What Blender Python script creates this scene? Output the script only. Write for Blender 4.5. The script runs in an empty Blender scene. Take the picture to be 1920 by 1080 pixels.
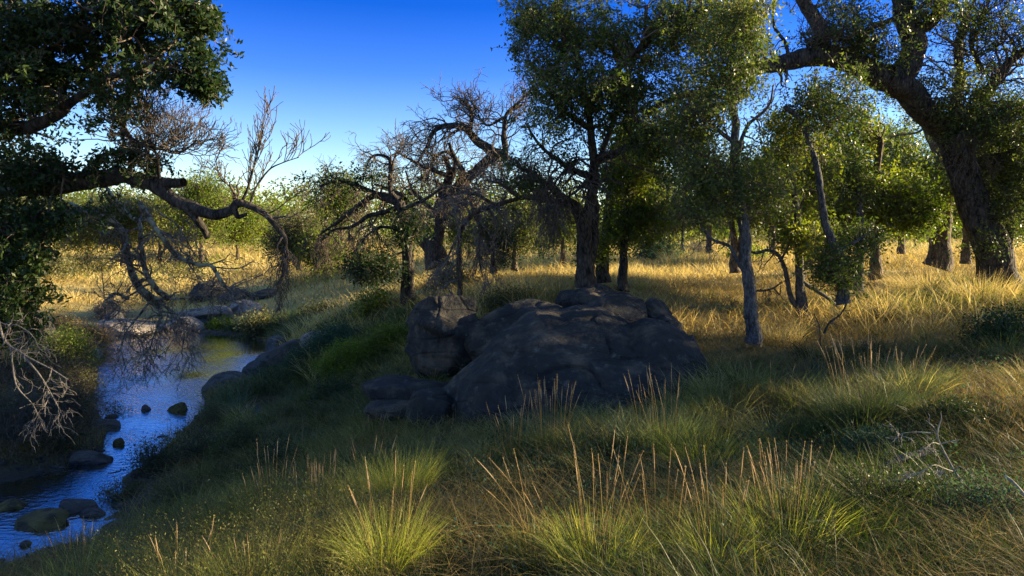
import bpy, math
import numpy as np
from math import radians as R

# ------------------------------------------------------------------ camera, sky, sun, exposure
S = bpy.context.scene
COL = S.collection
F = 1280.0          # focal length in photo pixels (24 mm on 36 mm)
CZ = 3.3            # eye height above the water level
HOR = 430.0

def P(px, py, Y):
    return np.array([(px - 960.0) / F * Y, Y, CZ - (py - HOR) / F * Y])

cam_d = bpy.data.cameras.new('camera')
cam = bpy.data.objects.new('camera', cam_d)
COL.objects.link(cam)
cam.location = (0, 0, CZ)
cam.rotation_euler = (R(90), 0, 0)
cam_d.lens = 24.0
cam_d.sensor_width = 36.0
cam_d.shift_y = -110.0 / 1920.0
cam_d.clip_start = 0.05
cam_d.clip_end = 5000
S.camera = cam
S.render.resolution_x = 1024
S.render.resolution_y = 576

SUN_AZ, SUN_EL = 80.0, 15.5
W = bpy.data.worlds.new("World")
S.world = W
W.use_nodes = True
nt = W.node_tree
nt.nodes.clear()
sky = nt.nodes.new('ShaderNodeTexSky')
sky.sky_type = 'NISHITA'
sky.sun_disc = False
sky.sun_elevation = R(SUN_EL)
sky.sun_rotation = R(SUN_AZ)
sky.altitude = 600
sky.air_density = 1.0
sky.dust_density = 0.3
sky.ozone_density = 2.0
tc = nt.nodes.new('ShaderNodeTexCoord')
sx = nt.nodes.new('ShaderNodeSeparateXYZ')
nt.links.new(tc.outputs['Generated'], sx.inputs[0])
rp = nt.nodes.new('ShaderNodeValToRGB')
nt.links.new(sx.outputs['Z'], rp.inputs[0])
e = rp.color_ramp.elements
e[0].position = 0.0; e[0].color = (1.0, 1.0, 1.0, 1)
e[1].position = 0.62; e[1].color = (1.0, 1.0, 1.0, 1)  # unseen sky above the view brightened again to add fill light
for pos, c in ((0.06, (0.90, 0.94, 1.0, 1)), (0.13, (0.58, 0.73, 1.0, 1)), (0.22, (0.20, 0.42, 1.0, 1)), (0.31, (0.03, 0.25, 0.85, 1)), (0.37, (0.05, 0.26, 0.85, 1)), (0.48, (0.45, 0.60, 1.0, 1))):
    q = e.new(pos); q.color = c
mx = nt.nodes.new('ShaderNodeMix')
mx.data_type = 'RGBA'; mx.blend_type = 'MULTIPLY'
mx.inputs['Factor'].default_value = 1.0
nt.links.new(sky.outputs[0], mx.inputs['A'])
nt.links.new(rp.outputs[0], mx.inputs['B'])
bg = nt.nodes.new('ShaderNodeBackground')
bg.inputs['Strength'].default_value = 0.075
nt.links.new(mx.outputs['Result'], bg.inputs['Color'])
wo = nt.nodes.new('ShaderNodeOutputWorld')
nt.links.new(bg.outputs[0], wo.inputs['Surface'])

sd = bpy.data.lights.new('sun', 'SUN')
sun = bpy.data.objects.new('sun', sd)
COL.objects.link(sun)
sd.energy = 5.0
sd.angle = R(0.53)
sd.color = (1.0, 0.81, 0.50)
sun.rotation_euler = (R(90 - SUN_EL), 0, R(180 - SUN_AZ))
sun.location = (20, 5, 30)

S.view_settings.view_transform = 'Standard'
S.view_settings.look = 'None'
S.view_settings.exposure = 2.05
S.view_settings.gamma = 1.0
S.cycles.max_bounces = 6
S.cycles.diffuse_bounces = 3
S.cycles.glossy_bounces = 3
S.cycles.transmission_bounces = 3
S.cycles.transparent_max_bounces = 4
S.cycles.use_denoising = True
S.cycles.denoising_prefilter = 'NONE'
S.cycles.sample_clamp_indirect = 4.0

# ------------------------------------------------------------------ helpers
rng = np.random.default_rng(7)

def reseed(s):
    global rng
    rng = np.random.default_rng(s)

def _hash(ix, iy, iz, s):
    h = (ix.astype(np.int64) * 374761393 + iy.astype(np.int64) * 668265263 + iz.astype(np.int64) * 2147483647 + s * 1274126177) & 0xFFFFFFFF
    h = ((h ^ (h >> 13)) * 1274126177) & 0xFFFFFFFF
    h = ((h ^ (h >> 16)) * 668265263) & 0xFFFFFFFF
    return ((h ^ (h >> 15)) & 0xFFFF) / 32767.5 - 1.0

def noise(p, s=0):
    p = np.asarray(p, float)
    i = np.floor(p).astype(np.int64)
    f = p - i
    u = f * f * (3 - 2 * f)
    r = 0
    for dx in (0, 1):
        wx = u[..., 0] if dx else 1 - u[..., 0]
        for dy in (0, 1):
            wy = u[..., 1] if dy else 1 - u[..., 1]
            for dz in (0, 1):
                wz = u[..., 2] if dz else 1 - u[..., 2]
                r = r + wx * wy * wz * _hash(i[..., 0] + dx, i[..., 1] + dy, i[..., 2] + dz, s)
    return r

def fbm(p, o=4, s=0):
    r = 0; a = 1.0; t = 0
    p = np.asarray(p, float)
    for k in range(o):
        r = r + a * noise(p * (2.03 ** k) + 17.3 * k, s + k)
        t += a; a *= 0.5
    return r / t

def norm(v):
    return v / (np.linalg.norm(v, axis=-1, keepdims=True) + 1e-9)

def build(name, V, Q, mat, parent=None, tint=None, smooth=False, tri=None, extra=None):
    V = np.ascontiguousarray(V.reshape(-1, 3), dtype=np.float32)
    Q = np.ascontiguousarray(Q.reshape(-1), dtype=np.int32)
    nq = len(Q) // 4
    me = bpy.data.meshes.new(name)
    me.vertices.add(len(V))
    me.vertices.foreach_set('co', V.ravel())
    nt_ = 0 if tri is None else len(tri.reshape(-1)) // 3
    loops = Q if tri is None else np.concatenate([Q, tri.reshape(-1).astype(np.int32)])
    me.loops.add(len(loops))
    me.loops.foreach_set('vertex_index', loops)
    me.polygons.add(nq + nt_)
    ls = np.arange(nq) * 4
    if nt_:
        ls = np.concatenate([ls, nq * 4 + np.arange(nt_) * 3])
    me.polygons.foreach_set('loop_start', ls.astype(np.int32))
    me.update(calc_edges=True)
    if smooth:
        me.polygons.foreach_set('use_smooth', np.ones(nq + nt_, dtype=bool))
    if tint is not None:
        a = me.attributes.new('tint', 'FLOAT', 'POINT')
        a.data.foreach_set('value', np.ascontiguousarray(tint, dtype=np.float32).ravel())
    if extra is not None:
        a = me.attributes.new('along', 'FLOAT', 'POINT')
        a.data.foreach_set('value', np.ascontiguousarray(extra, dtype=np.float32).ravel())
    me.materials.append(mat)
    o = bpy.data.objects.new(name, me)
    COL.objects.link(o)
    if parent is not None:
        o.parent = parent
        o.matrix_parent_inverse = parent.matrix_world.inverted()
        # parent matrices are not evaluated yet: shift the data instead
        o.matrix_parent_inverse.identity()
        me.transform(__import__('mathutils').Matrix.Translation(-parent.location))
    return o

def tag(o, label=None, cat=None, group=None, kind=None):
    if label: o['label'] = label
    if cat: o['category'] = cat
    if group: o['group'] = group
    if kind: o['kind'] = kind
    return o

def thing(name, loc, label, cat, group=None):
    o = bpy.data.objects.new(name, None)
    o.location = tuple(float(v) for v in loc)
    o.empty_display_size = 0.3
    COL.objects.link(o)
    return tag(o, label, cat, group)

# ------------------------------------------------------------------ materials
def mat_base(name):
    m = bpy.data.materials.new(name)
    m.use_nodes = True
    n = m.node_tree.nodes; l = m.node_tree.links
    return m, n, l, n['Principled BSDF']

def ramp(n, l, src, stops):
    r = n.new('ShaderNodeValToRGB')
    el = r.color_ramp.elements
    el[0].position = stops[0][0]; el[0].color = (*stops[0][1], 1)
    el[1].position = stops[-1][0]; el[1].color = (*stops[-1][1], 1)
    for p_, c_ in stops[1:-1]:
        q_ = el.new(p_); q_.color = (*c_, 1)
    l.new(src, r.inputs[0])
    return r.outputs[0]

def mat_leaf(name, stops, trans=0.35, rough=0.45, tcol=(1.5, 1.6, 0.6)):
    m, n, l, b = mat_base(name)
    at = n.new('ShaderNodeAttribute'); at.attribute_name = 'tint'
    c = ramp(n, l, at.outputs['Fac'], stops)
    l.new(c, b.inputs['Base Color'])
    b.inputs['Roughness'].default_value = rough
    b.inputs['Specular IOR Level'].default_value = 0.25
    tr = n.new('ShaderNodeBsdfTranslucent')
    mm = n.new('ShaderNodeMix'); mm.data_type = 'RGBA'; mm.blend_type = 'MULTIPLY'
    mm.inputs['Factor'].default_value = 1.0
    l.new(c, mm.inputs['A']); mm.inputs['B'].default_value = (*tcol, 1)
    l.new(mm.outputs['Result'], tr.inputs['Color'])
    ms = n.new('ShaderNodeMixShader'); ms.inputs[0].default_value = trans
    l.new(b.outputs[0], ms.inputs[1]); l.new(tr.outputs[0], ms.inputs[2])
    l.new(ms.outputs[0], n['Material Output'].inputs[0])
    return m

def mat_bark(name, dark, light, scale=14, bump=0.6, lichen=None):
    m, n, l, b = mat_base(name)
    g = n.new('ShaderNodeNewGeometry')
    mp = n.new('ShaderNodeMapping'); mp.inputs['Scale'].default_value = (1, 1, 0.35)
    l.new(g.outputs['Position'], mp.inputs[0])
    n1 = n.new('ShaderNodeTexNoise'); n1.inputs['Scale'].default_value = scale; n1.inputs['Detail'].default_value = 5
    l.new(mp.outputs[0], n1.inputs['Vector'])
    vo = n.new('ShaderNodeTexVoronoi'); vo.inputs['Scale'].default_value = scale * 1.6; vo.feature = 'DISTANCE_TO_EDGE'
    l.new(mp.outputs[0], vo.inputs['Vector'])
    ad = n.new('ShaderNodeMath'); ad.operation = 'MULTIPLY_ADD'
    l.new(vo.outputs['Distance'], ad.inputs[0]); ad.inputs[1].default_value = 0.9
    l.new(n1.outputs['Fac'], ad.inputs[2])
    stops = [(0.40, dark), (0.85, light)]
    c = ramp(n, l, ad.outputs[0], stops)
    if lichen:
        n2 = n.new('ShaderNodeTexNoise'); n2.inputs['Scale'].default_value = 9; n2.inputs['Detail'].default_value = 4
        l.new(g.outputs['Position'], n2.inputs['Vector'])
        mr = n.new('ShaderNodeMapRange'); mr.inputs[1].default_value = 0.48; mr.inputs[2].default_value = 0.6
        l.new(n2.outputs['Fac'], mr.inputs[0])
        mm = n.new('ShaderNodeMix'); mm.data_type = 'RGBA'
        l.new(mr.outputs[0], mm.inputs['Factor']); l.new(c, mm.inputs['A']); mm.inputs['B'].default_value = (*lichen, 1)
        c = mm.outputs['Result']
    l.new(c, b.inputs['Base Color'])
    b.inputs['Roughness'].default_value = 0.9
    b.inputs['Specular IOR Level'].default_value = 0.2
    bp = n.new('ShaderNodeBump'); bp.inputs['Strength'].default_value = bump; bp.inputs['Distance'].default_value = 0.03
    l.new(ad.outputs[0], bp.inputs['Height']); l.new(bp.outputs[0], b.inputs['Normal'])
    return m

def mat_rock(name, stops, lichen=(0.24, 0.22, 0.17), moss=None, sc=1.0):
    m, n, l, b = mat_base(name)
    g = n.new('ShaderNodeNewGeometry')
    n1 = n.new('ShaderNodeTexNoise'); n1.inputs['Scale'].default_value = 2.2 * sc; n1.inputs['Detail'].default_value = 8; n1.inputs['Roughness'].default_value = 0.65
    l.new(g.outputs['Position'], n1.inputs['Vector'])
    c = ramp(n, l, n1.outputs['Fac'], stops)
    n2 = n.new('ShaderNodeTexNoise'); n2.inputs['Scale'].default_value = 7 * sc; n2.inputs['Detail'].default_value = 6; n2.inputs['Roughness'].default_value = 0.7
    l.new(g.outputs['Position'], n2.inputs['Vector'])
    mr = n.new('ShaderNodeMapRange'); mr.inputs[1].default_value = 0.56; mr.inputs[2].default_value = 0.74
    l.new(n2.outputs['Fac'], mr.inputs[0])
    mm = n.new('ShaderNodeMix'); mm.data_type = 'RGBA'
    l.new(mr.outputs[0], mm.inputs['Factor']); l.new(c, mm.inputs['A']); mm.inputs['B'].default_value = (*lichen, 1)
    # dark water streaks running down the faces
    mp = n.new('ShaderNodeMapping'); mp.inputs['Scale'].default_value = (5, 5, 0.7)
    l.new(g.outputs['Position'], mp.inputs[0])
    n3 = n.new('ShaderNodeTexNoise'); n3.inputs['Scale'].default_value = 1.0; n3.inputs['Detail'].default_value = 3
    l.new(mp.outputs[0], n3.inputs['Vector'])
    m3 = n.new('ShaderNodeMapRange'); m3.inputs[1].default_value = 0.52; m3.inputs[2].default_value = 0.62; m3.inputs[4].default_value = 0.75
    l.new(n3.outputs['Fac'], m3.inputs[0])
    m2 = n.new('ShaderNodeMix'); m2.data_type = 'RGBA'
    l.new(m3.outputs[0], m2.inputs['Factor']); l.new(mm.outputs['Result'], m2.inputs['A']); m2.inputs['B'].default_value = (0.025, 0.024, 0.024, 1)
    l.new(m2.outputs['Result'], b.inputs['Base Color'])
    b.inputs['Roughness'].default_value = 0.85
    b.inputs['Specular IOR Level'].default_value = 0.3
    n4 = n.new('ShaderNodeTexNoise'); n4.inputs['Scale'].default_value = 18 * sc; n4.inputs['Detail'].default_value = 8; n4.inputs['Roughness'].default_value = 0.7
    l.new(g.outputs['Position'], n4.inputs['Vector'])
    vo = n.new('ShaderNodeTexVoronoi'); vo.feature = 'DISTANCE_TO_EDGE'; vo.inputs['Scale'].default_value = 1.7 * sc
    mpv = n.new('ShaderNodeMapping'); mpv.inputs['Scale'].default_value = (0.8, 1, 1.8); mpv.inputs['Rotation'].default_value = (0.3, 0.25, 0)
    l.new(g.outputs['Position'], mpv.inputs[0]); l.new(mpv.outputs[0], vo.inputs['Vector'])
    mv = n.new('ShaderNodeMapRange'); mv.inputs[1].default_value = 0.0; mv.inputs[2].default_value = 0.05
    l.new(vo.outputs['Distance'], mv.inputs[0])
    sm = n.new('ShaderNodeMath'); sm.operation = 'MULTIPLY_ADD'; sm.inputs[1].default_value = 0.5
    l.new(mv.outputs[0], sm.inputs[0]); l.new(n4.outputs['Fac'], sm.inputs[2])
    bp = n.new('ShaderNodeBump'); bp.inputs['Strength'].default_value = 1.0; bp.inputs['Distance'].default_value = 0.05
    l.new(sm.outputs[0], bp.inputs['Height']); l.new(bp.outputs[0], b.inputs['Normal'])
    return m

M = {}
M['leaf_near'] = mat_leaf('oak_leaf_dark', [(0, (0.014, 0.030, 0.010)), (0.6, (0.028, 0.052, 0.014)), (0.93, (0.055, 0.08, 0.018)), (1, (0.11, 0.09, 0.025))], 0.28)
M['leaf_oak'] = mat_leaf('oak_leaf', [(0, (0.03, 0.052, 0.014)), (0.5, (0.065, 0.095, 0.02)), (0.8, (0.15, 0.17, 0.04)), (1, (0.26, 0.22, 0.07))], 0.38)
M['leaf_yellow'] = mat_leaf('leaf_yellow_green', [(0, (0.04, 0.068, 0.012)), (0.5, (0.095, 0.13, 0.018)), (1, (0.26, 0.25, 0.035))], 0.45)
M['leaf_bright'] = mat_leaf('leaf_bright_green', [(0, (0.06, 0.10, 0.015)), (0.5, (0.12, 0.17, 0.02)), (1, (0.24, 0.24, 0.04))], 0.45)
M['leaf_olive'] = mat_leaf('leaf_olive', [(0, (0.05, 0.055, 0.025)), (0.6, (0.10, 0.10, 0.04)), (1, (0.2, 0.17, 0.07))], 0.35)
M['leaf_blue'] = mat_leaf('leaf_blue_green', [(0, (0.03, 0.06, 0.045)), (0.6, (0.05, 0.10, 0.07)), (1, (0.09, 0.13, 0.07))], 0.3, 0.85)
M['leaf_rust'] = mat_leaf('leaf_rust', [(0, (0.12, 0.07, 0.03)), (0.6, (0.24, 0.14, 0.05)), (1, (0.34, 0.24, 0.08))], 0.35)
M['grass_gold'] = mat_leaf('grass_gold', [(0, (0.26, 0.21, 0.07)), (0.5, (0.54, 0.42, 0.15)), (0.85, (0.75, 0.63, 0.29)), (1, (0.20, 0.22, 0.04))], 0.4, 0.6, (1.2, 1.1, 0.8))
M['grass_green'] = mat_leaf('grass_green', [(0, (0.015, 0.032, 0.012)), (0.4, (0.05, 0.08, 0.018)), (0.7, (0.15, 0.17, 0.035)), (0.88, (0.30, 0.28, 0.08)), (1, (0.46, 0.38, 0.17))], 0.4, 0.5, (1.3, 1.3, 0.6))
M['grass_lime'] = mat_leaf('grass_lime', [(0, (0.06, 0.09, 0.015)), (0.5, (0.17, 0.22, 0.03)), (0.8, (0.34, 0.38, 0.06)), (1, (0.52, 0.46, 0.14))], 0.45, 0.5, (1.3, 1.3, 0.6))
M['grass_wispy'] = mat_leaf('grass_wispy', [(0, (0.05, 0.07, 0.018)), (0.45, (0.13, 0.15, 0.03)), (0.75, (0.28, 0.25, 0.07)), (1, (0.42, 0.33, 0.12))], 0.42, 0.5, (1.3, 1.25, 0.6))
M['grass_dry'] = mat_leaf('grass_dry', [(0, (0.07, 0.06, 0.02)), (0.4, (0.17, 0.13, 0.04)), (0.8, (0.34, 0.25, 0.09)), (1, (0.09, 0.12, 0.02))], 0.4, 0.6, (1.2, 1.1, 0.8))
M['grass_blue'] = mat_leaf('grass_blue_green', [(0, (0.04, 0.07, 0.03)), (0.6, (0.09, 0.13, 0.05)), (1, (0.2, 0.22, 0.09))], 0.35, 0.5, (1.2, 1.2, 0.8))
M['seed'] = mat_leaf('seed_head', [(0, (0.38, 0.24, 0.10)), (0.6, (0.52, 0.36, 0.17)), (1, (0.6, 0.46, 0.25))], 0.35, 0.7, (1.1, 1.0, 0.8))
M['seed_red'] = mat_leaf('seed_head_red', [(0, (0.28, 0.13, 0.08)), (1, (0.42, 0.24, 0.14))], 0.3, 0.7, (1.1, 1.0, 0.8))
M['bark'] = mat_bark('bark_dark', (0.010, 0.009, 0.008), (0.085, 0.07, 0.055), 13, 0.9)
M['bark_mid'] = mat_bark('bark_brown', (0.03, 0.022, 0.016), (0.16, 0.12, 0.08), 16, 0.8)
M['bark_pale'] = mat_bark('bark_grey', (0.025, 0.025, 0.026), (0.125, 0.118, 0.11), 26, 0.7)
M['bark_lichen'] = mat_bark('bark_lichened', (0.03, 0.026, 0.022), (0.16, 0.14, 0.11), 16, 0.6, (0.26, 0.27, 0.20))
M['twig'] = mat_bark('twig_brown', (0.05, 0.04, 0.03), (0.16, 0.125, 0.09), 20, 0.2)
M['twig_grey'] = mat_bark('twig_grey', (0.08, 0.07, 0.06), (0.22, 0.19, 0.16), 20, 0.2)
M['twig_white'] = mat_bark('twig_bleached', (0.15, 0.135, 0.11), (0.33, 0.295, 0.245), 20, 0.2)
M['rock'] = mat_rock('rock_dark', [(0.32, (0.014, 0.015, 0.015)), (0.50, (0.035, 0.034, 0.030)), (0.66, (0.13, 0.10, 0.07))], (0.17, 0.155, 0.125))
M['rock_pale'] = mat_rock('rock_pale', [(0.30, (0.16, 0.14, 0.12)), (0.5, (0.26, 0.22, 0.18)), (0.7, (0.36, 0.31, 0.26))], (0.40, 0.36, 0.30), sc=1.4)
M['rock_wet'] = mat_rock('rock_wet', [(0.30, (0.045, 0.045, 0.045)), (0.5, (0.085, 0.08, 0.075)), (0.7, (0.13, 0.12, 0.105))], (0.16, 0.15, 0.13), sc=1.3)
M['rock_moss'] = mat_rock('rock_mossy', [(0.30, (0.05, 0.05, 0.02)), (0.5, (0.12, 0.10, 0.03)), (0.7, (0.2, 0.15, 0.05))], (0.16, 0.15, 0.05), sc=2)

# ------------------------------------------------------------------ terrain
def W0(px, py, z=0.0):
    Y = (CZ - z) * F / (py - HOR)
    return ((px - 960) / F * Y, Y)

pool_px = [(-900, 1130), (-200, 1075), (0, 1058), (90, 1020), (190, 1008), (215, 960), (240, 895), (298, 850), (350, 800), (384, 762),
           (378, 742), (402, 722), (455, 716), (482, 690), (512, 660), (500, 641), (440, 629), (350, 624), (250, 630), (192, 634), (176, 650),
           (182, 700), (170, 760), (205, 800), (196, 842), (130, 880), (0, 905), (-300, 925), (-1500, 945), (-1700, 1100)]
POOL = np.array([W0(*p) for p in pool_px])
PUD = np.array([W0(*p, z=0.0) for p in [(466, 776), (480, 760), (500, 754), (519, 762), (512, 782), (485, 786)]])

def sdist(poly, x, y):
    """signed distance, positive outside"""
    d = np.full(x.shape, 1e9); ins = np.zeros(x.shape, bool)
    n = len(poly)
    for i in range(n):
        ax, ay = poly[i]; bx, by = poly[(i + 1) % n]
        ex, ey = bx - ax, by - ay
        t = np.clip(((x - ax) * ex + (y - ay) * ey) / (ex * ex + ey * ey + 1e-12), 0, 1)
        d = np.minimum(d, np.hypot(x - ax - t * ex, y - ay - t * ey))
        c = ((ay > y) != (by > y)) & (x < (bx - ax) * (y - ay) / (by - ay + 1e-12) + ax)
        ins ^= c
    return np.where(ins, -d, d)

ctrl = []
for px, py, Y in [(960, 1080, 3.2), (1400, 1080, 3.1), (1900, 1080, 3.0), (500, 1080, 3.5), (200, 1130, 4.6), (100, 1100, 5.2), (250, 1045, 5.3), (340, 965, 6.2), (560, 900, 5.6), (700, 850, 6.3), (480, 850, 7.4),
                  (950, 800, 6.8), (1200, 780, 6.9), (1300, 700, 8), (1600, 640, 9.5), (1880, 625, 9.7), (1600, 800, 5.5), (1850, 800, 5.3), (1900, 560, 12.5),
                  (1200, 930, 4.4), (800, 930, 4.5), (1500, 930, 4.3),
                  (770, 740, 8.5), (640, 650, 12), (560, 690, 14), (830, 672, 9.5), (765, 570, 14), (690, 790, 8.4), (600, 790, 9.6),
                  (620, 560, 18), (520, 600, 20), (1410, 642, 9), (1200, 520, 22), (1500, 550, 17), (1700, 520, 20), (860, 520, 22), (700, 520, 25),
                  (450, 590, 23), (250, 590, 25), (170, 540, 29), (300, 515, 35), (600, 500, 32), (0, 545, 27),
                  (1200, 478, 45), (1800, 468, 50), (300, 470, 55), (0, 620, 16), (-100, 700, 12), (60, 740, 10.8), (-200, 800, 9), (-600, 700, 11)]:
    p_ = P(px, py, Y); ctrl.append(p_)
for x, y, z in [(0, 0, 1.75), (0, -6, 1.8), (-4, 0, 1.3), (6, 0, 1.85), (10, 4, 1.95), (14, 9, 2.1), (20, 14, 2.1), (20, 0, 2.1), (-12, -5, 1.2), (100, 60, 1.75), (-100, 60, 1.75), (0, 100, 1.75),
                (-150, 150, 1.75), (150, 150, 1.75), (-20, 12, 1.3), (-30, 20, 1.5), (40, 10, 2.0), (40, -15, 2), (-40, -15, 1.5), (-40, 5, 1.5)]:
    ctrl.append(np.array([x, y, z], float))
ctrl = np.array(ctrl)
def _k(r): return np.sqrt(r * r + 2.0)
_A = _k(np.linalg.norm(ctrl[:, None, :2] - ctrl[None, :, :2], axis=2)) + np.eye(len(ctrl)) * -0.25
_m = 1.7
_w = np.linalg.solve(_A, ctrl[:, 2] - _m)

def height_raw(x, y):
    sh = x.shape; x = x.ravel(); y = y.ravel()
    z = np.full(x.shape, _m)
    for c, w in zip(ctrl, _w):
        z += w * _k(np.hypot(x - c[0], y - c[1]))
    far = np.clip((np.hypot(x, y) - 60) / 60, 0, 1)
    z = z * (1 - far) + 1.75 * far
    q = np.stack([x, y, np.zeros_like(x)], -1)
    z = z + fbm(q * 0.35, 2, 3) * 0.12 + fbm(q * 1.6, 3, 9) * 0.07
    z = np.maximum(z, 0.22)
    wob = fbm(q * 1.3, 3, 21) * 0.22
    d = sdist(POOL, x, y)
    d2 = sdist(PUD, x, y)
    dn = np.minimum(d + wob * np.clip(np.abs(d) * 4, 0.3, 1), d2 + wob * .3)
    L = 1.3 + 1.2 * np.clip((y - 17) / 6, 0, 1) + .5 * (x > -8) * np.clip((14 - y) / 4, 0, 1)
    z = np.where(dn > 0, z * (1 - np.exp(-np.maximum(dn, 0) / L)) + 0.0, np.maximum(dn * 0.5, -0.35))
    return z.reshape(sh)

def axis(a, b, step, lo, hi, g):
    v = list(np.arange(a, b + 1e-6, step))
    s = step
    while v[-1] < hi: s *= g; v.append(v[-1] + s)
    s = step
    while v[0] > lo: s *= g; v.insert(0, v[0] - s)
    return np.array(v)
XS = axis(-15, 13, 0.11, -900, 900, 1.13)
YS = axis(2, 26, 0.11, -40, 1500, 1.13)
GX, GY = np.meshgrid(XS, YS, indexing='ij')
GZ = height_raw(GX, GY)

def H(x, y):
    x = np.atleast_1d(np.asarray(x, float)); y = np.atleast_1d(np.asarray(y, float))
    i = np.clip(np.searchsorted(XS, x) - 1, 0, len(XS) - 2); j = np.clip(np.searchsorted(YS, y) - 1, 0, len(YS) - 2)
    u = np.clip((x - XS[i]) / (XS[i + 1] - XS[i]), 0, 1); v = np.clip((y - YS[j]) / (YS[j + 1] - YS[j]), 0, 1)
    return (GZ[i, j] * (1 - u) * (1 - v) + GZ[i + 1, j] * u * (1 - v) + GZ[i, j + 1] * (1 - u) * v + GZ[i + 1, j + 1] * u * v)

nx_, ny_ = GX.shape
idx = np.arange(nx_ * ny_).reshape(nx_, ny_)
gq = np.stack([idx[:-1, :-1], idx[1:, :-1], idx[1:, 1:], idx[:-1, 1:]], -1)
m, n, l, b = mat_base('soil_and_thatch')
g = n.new('ShaderNodeNewGeometry')
n1 = n.new('ShaderNodeTexNoise'); n1.inputs['Scale'].default_value = 0.8; n1.inputs['Detail'].default_value = 8; n1.inputs['Roughness'].default_value = 0.7
l.new(g.outputs['Position'], n1.inputs['Vector'])
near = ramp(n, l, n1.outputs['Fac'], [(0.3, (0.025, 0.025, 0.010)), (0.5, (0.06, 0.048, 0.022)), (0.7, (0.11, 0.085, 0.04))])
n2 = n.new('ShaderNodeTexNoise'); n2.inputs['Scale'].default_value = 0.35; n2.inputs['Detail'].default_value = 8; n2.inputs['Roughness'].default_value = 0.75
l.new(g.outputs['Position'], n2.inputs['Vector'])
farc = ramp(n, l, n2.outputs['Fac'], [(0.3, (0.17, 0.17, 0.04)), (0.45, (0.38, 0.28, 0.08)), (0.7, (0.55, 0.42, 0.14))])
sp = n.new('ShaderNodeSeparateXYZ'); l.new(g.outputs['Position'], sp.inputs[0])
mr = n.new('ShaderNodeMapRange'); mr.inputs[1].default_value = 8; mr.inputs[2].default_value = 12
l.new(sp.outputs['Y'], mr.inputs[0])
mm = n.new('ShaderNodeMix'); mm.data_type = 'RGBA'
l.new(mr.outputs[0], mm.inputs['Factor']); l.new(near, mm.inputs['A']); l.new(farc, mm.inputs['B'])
wet = n.new('ShaderNodeMapRange'); wet.inputs[1].default_value = 0.02; wet.inputs[2].default_value = 0.35
l.new(sp.outputs['Z'], wet.inputs[0])
m2 = n.new('ShaderNodeMix'); m2.data_type = 'RGBA'
l.new(wet.outputs[0], m2.inputs['Factor']); m2.inputs['A'].default_value = (0.03, 0.027, 0.02, 1); l.new(mm.outputs['Result'], m2.inputs['B'])
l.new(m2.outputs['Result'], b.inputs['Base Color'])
b.inputs['Roughness'].default_value = 0.95
n3 = n.new('ShaderNodeTexNoise'); n3.inputs['Scale'].default_value = 14; n3.inputs['Detail'].default_value = 6
l.new(g.outputs['Position'], n3.inputs['Vector'])
bp = n.new('ShaderNodeBump'); bp.inputs['Strength'].default_value = 0.9; bp.inputs['Distance'].default_value = 0.06
l.new(n3.outputs['Fac'], bp.inputs['Height']); l.new(bp.outputs[0], b.inputs['Normal'])
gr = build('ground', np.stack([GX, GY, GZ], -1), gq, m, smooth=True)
tag(gr, kind='structure')

# water
m, n, l, b = mat_base('stream_water')
g = n.new('ShaderNodeNewGeometry')
mp = n.new('ShaderNodeMapping'); mp.inputs['Scale'].default_value = (1.0, 1.6, 1)
l.new(g.outputs['Position'], mp.inputs[0])
n1 = n.new('ShaderNodeTexNoise'); n1.inputs['Scale'].default_value = 9; n1.inputs['Detail'].default_value = 3
l.new(mp.outputs[0], n1.inputs['Vector'])
n2 = n.new('ShaderNodeTexNoise'); n2.inputs['Scale'].default_value = 0.5; n2.inputs['Detail'].default_value = 2
l.new(g.outputs['Position'], n2.inputs['Vector'])
mr = n.new('ShaderNodeMapRange'); mr.inputs[1].default_value = 0.35; mr.inputs[2].default_value = 0.6; mr.inputs[3].default_value = 0.25
l.new(n2.outputs['Fac'], mr.inputs[0])
bp = n.new('ShaderNodeBump'); bp.inputs['Distance'].default_value = 0.012
l.new(mr.outputs[0], bp.inputs['Strength'])
l.new(n1.outputs['Fac'], bp.inputs['Height'])
n.remove(b)
df = n.new('ShaderNodeBsdfDiffuse'); df.inputs['Color'].default_value = (0.012, 0.016, 0.014, 1)
gl = n.new('ShaderNodeBsdfGlossy'); gl.inputs['Roughness'].default_value = 0.05; gl.inputs['Color'].default_value = (1, 1, 1, 1)
fr = n.new('ShaderNodeFresnel'); fr.inputs['IOR'].default_value = 1.33
mfr = n.new('ShaderNodeMath'); mfr.operation = 'MULTIPLY_ADD'; mfr.use_clamp = True; mfr.inputs[1].default_value = 1.4; mfr.inputs[2].default_value = 0.30
l.new(fr.outputs[0], mfr.inputs[0])
msh = n.new('ShaderNodeMixShader')
l.new(mfr.outputs[0], msh.inputs[0]); l.new(df.outputs[0], msh.inputs[1]); l.new(gl.outputs[0], msh.inputs[2])
l.new(bp.outputs[0], gl.inputs['Normal']); l.new(bp.outputs[0], fr.inputs['Normal'])
l.new(msh.outputs[0], n['Material Output'].inputs[0])
wp = np.array([[-60, 5.5, 0], [-3.2, 5.5, 0], [-3.2, 24.5, 0], [-60, 24.5, 0]], float)
wt = build('water', wp, np.array([0, 1, 2, 3]), m)
tag(wt, kind='structure')

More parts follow.
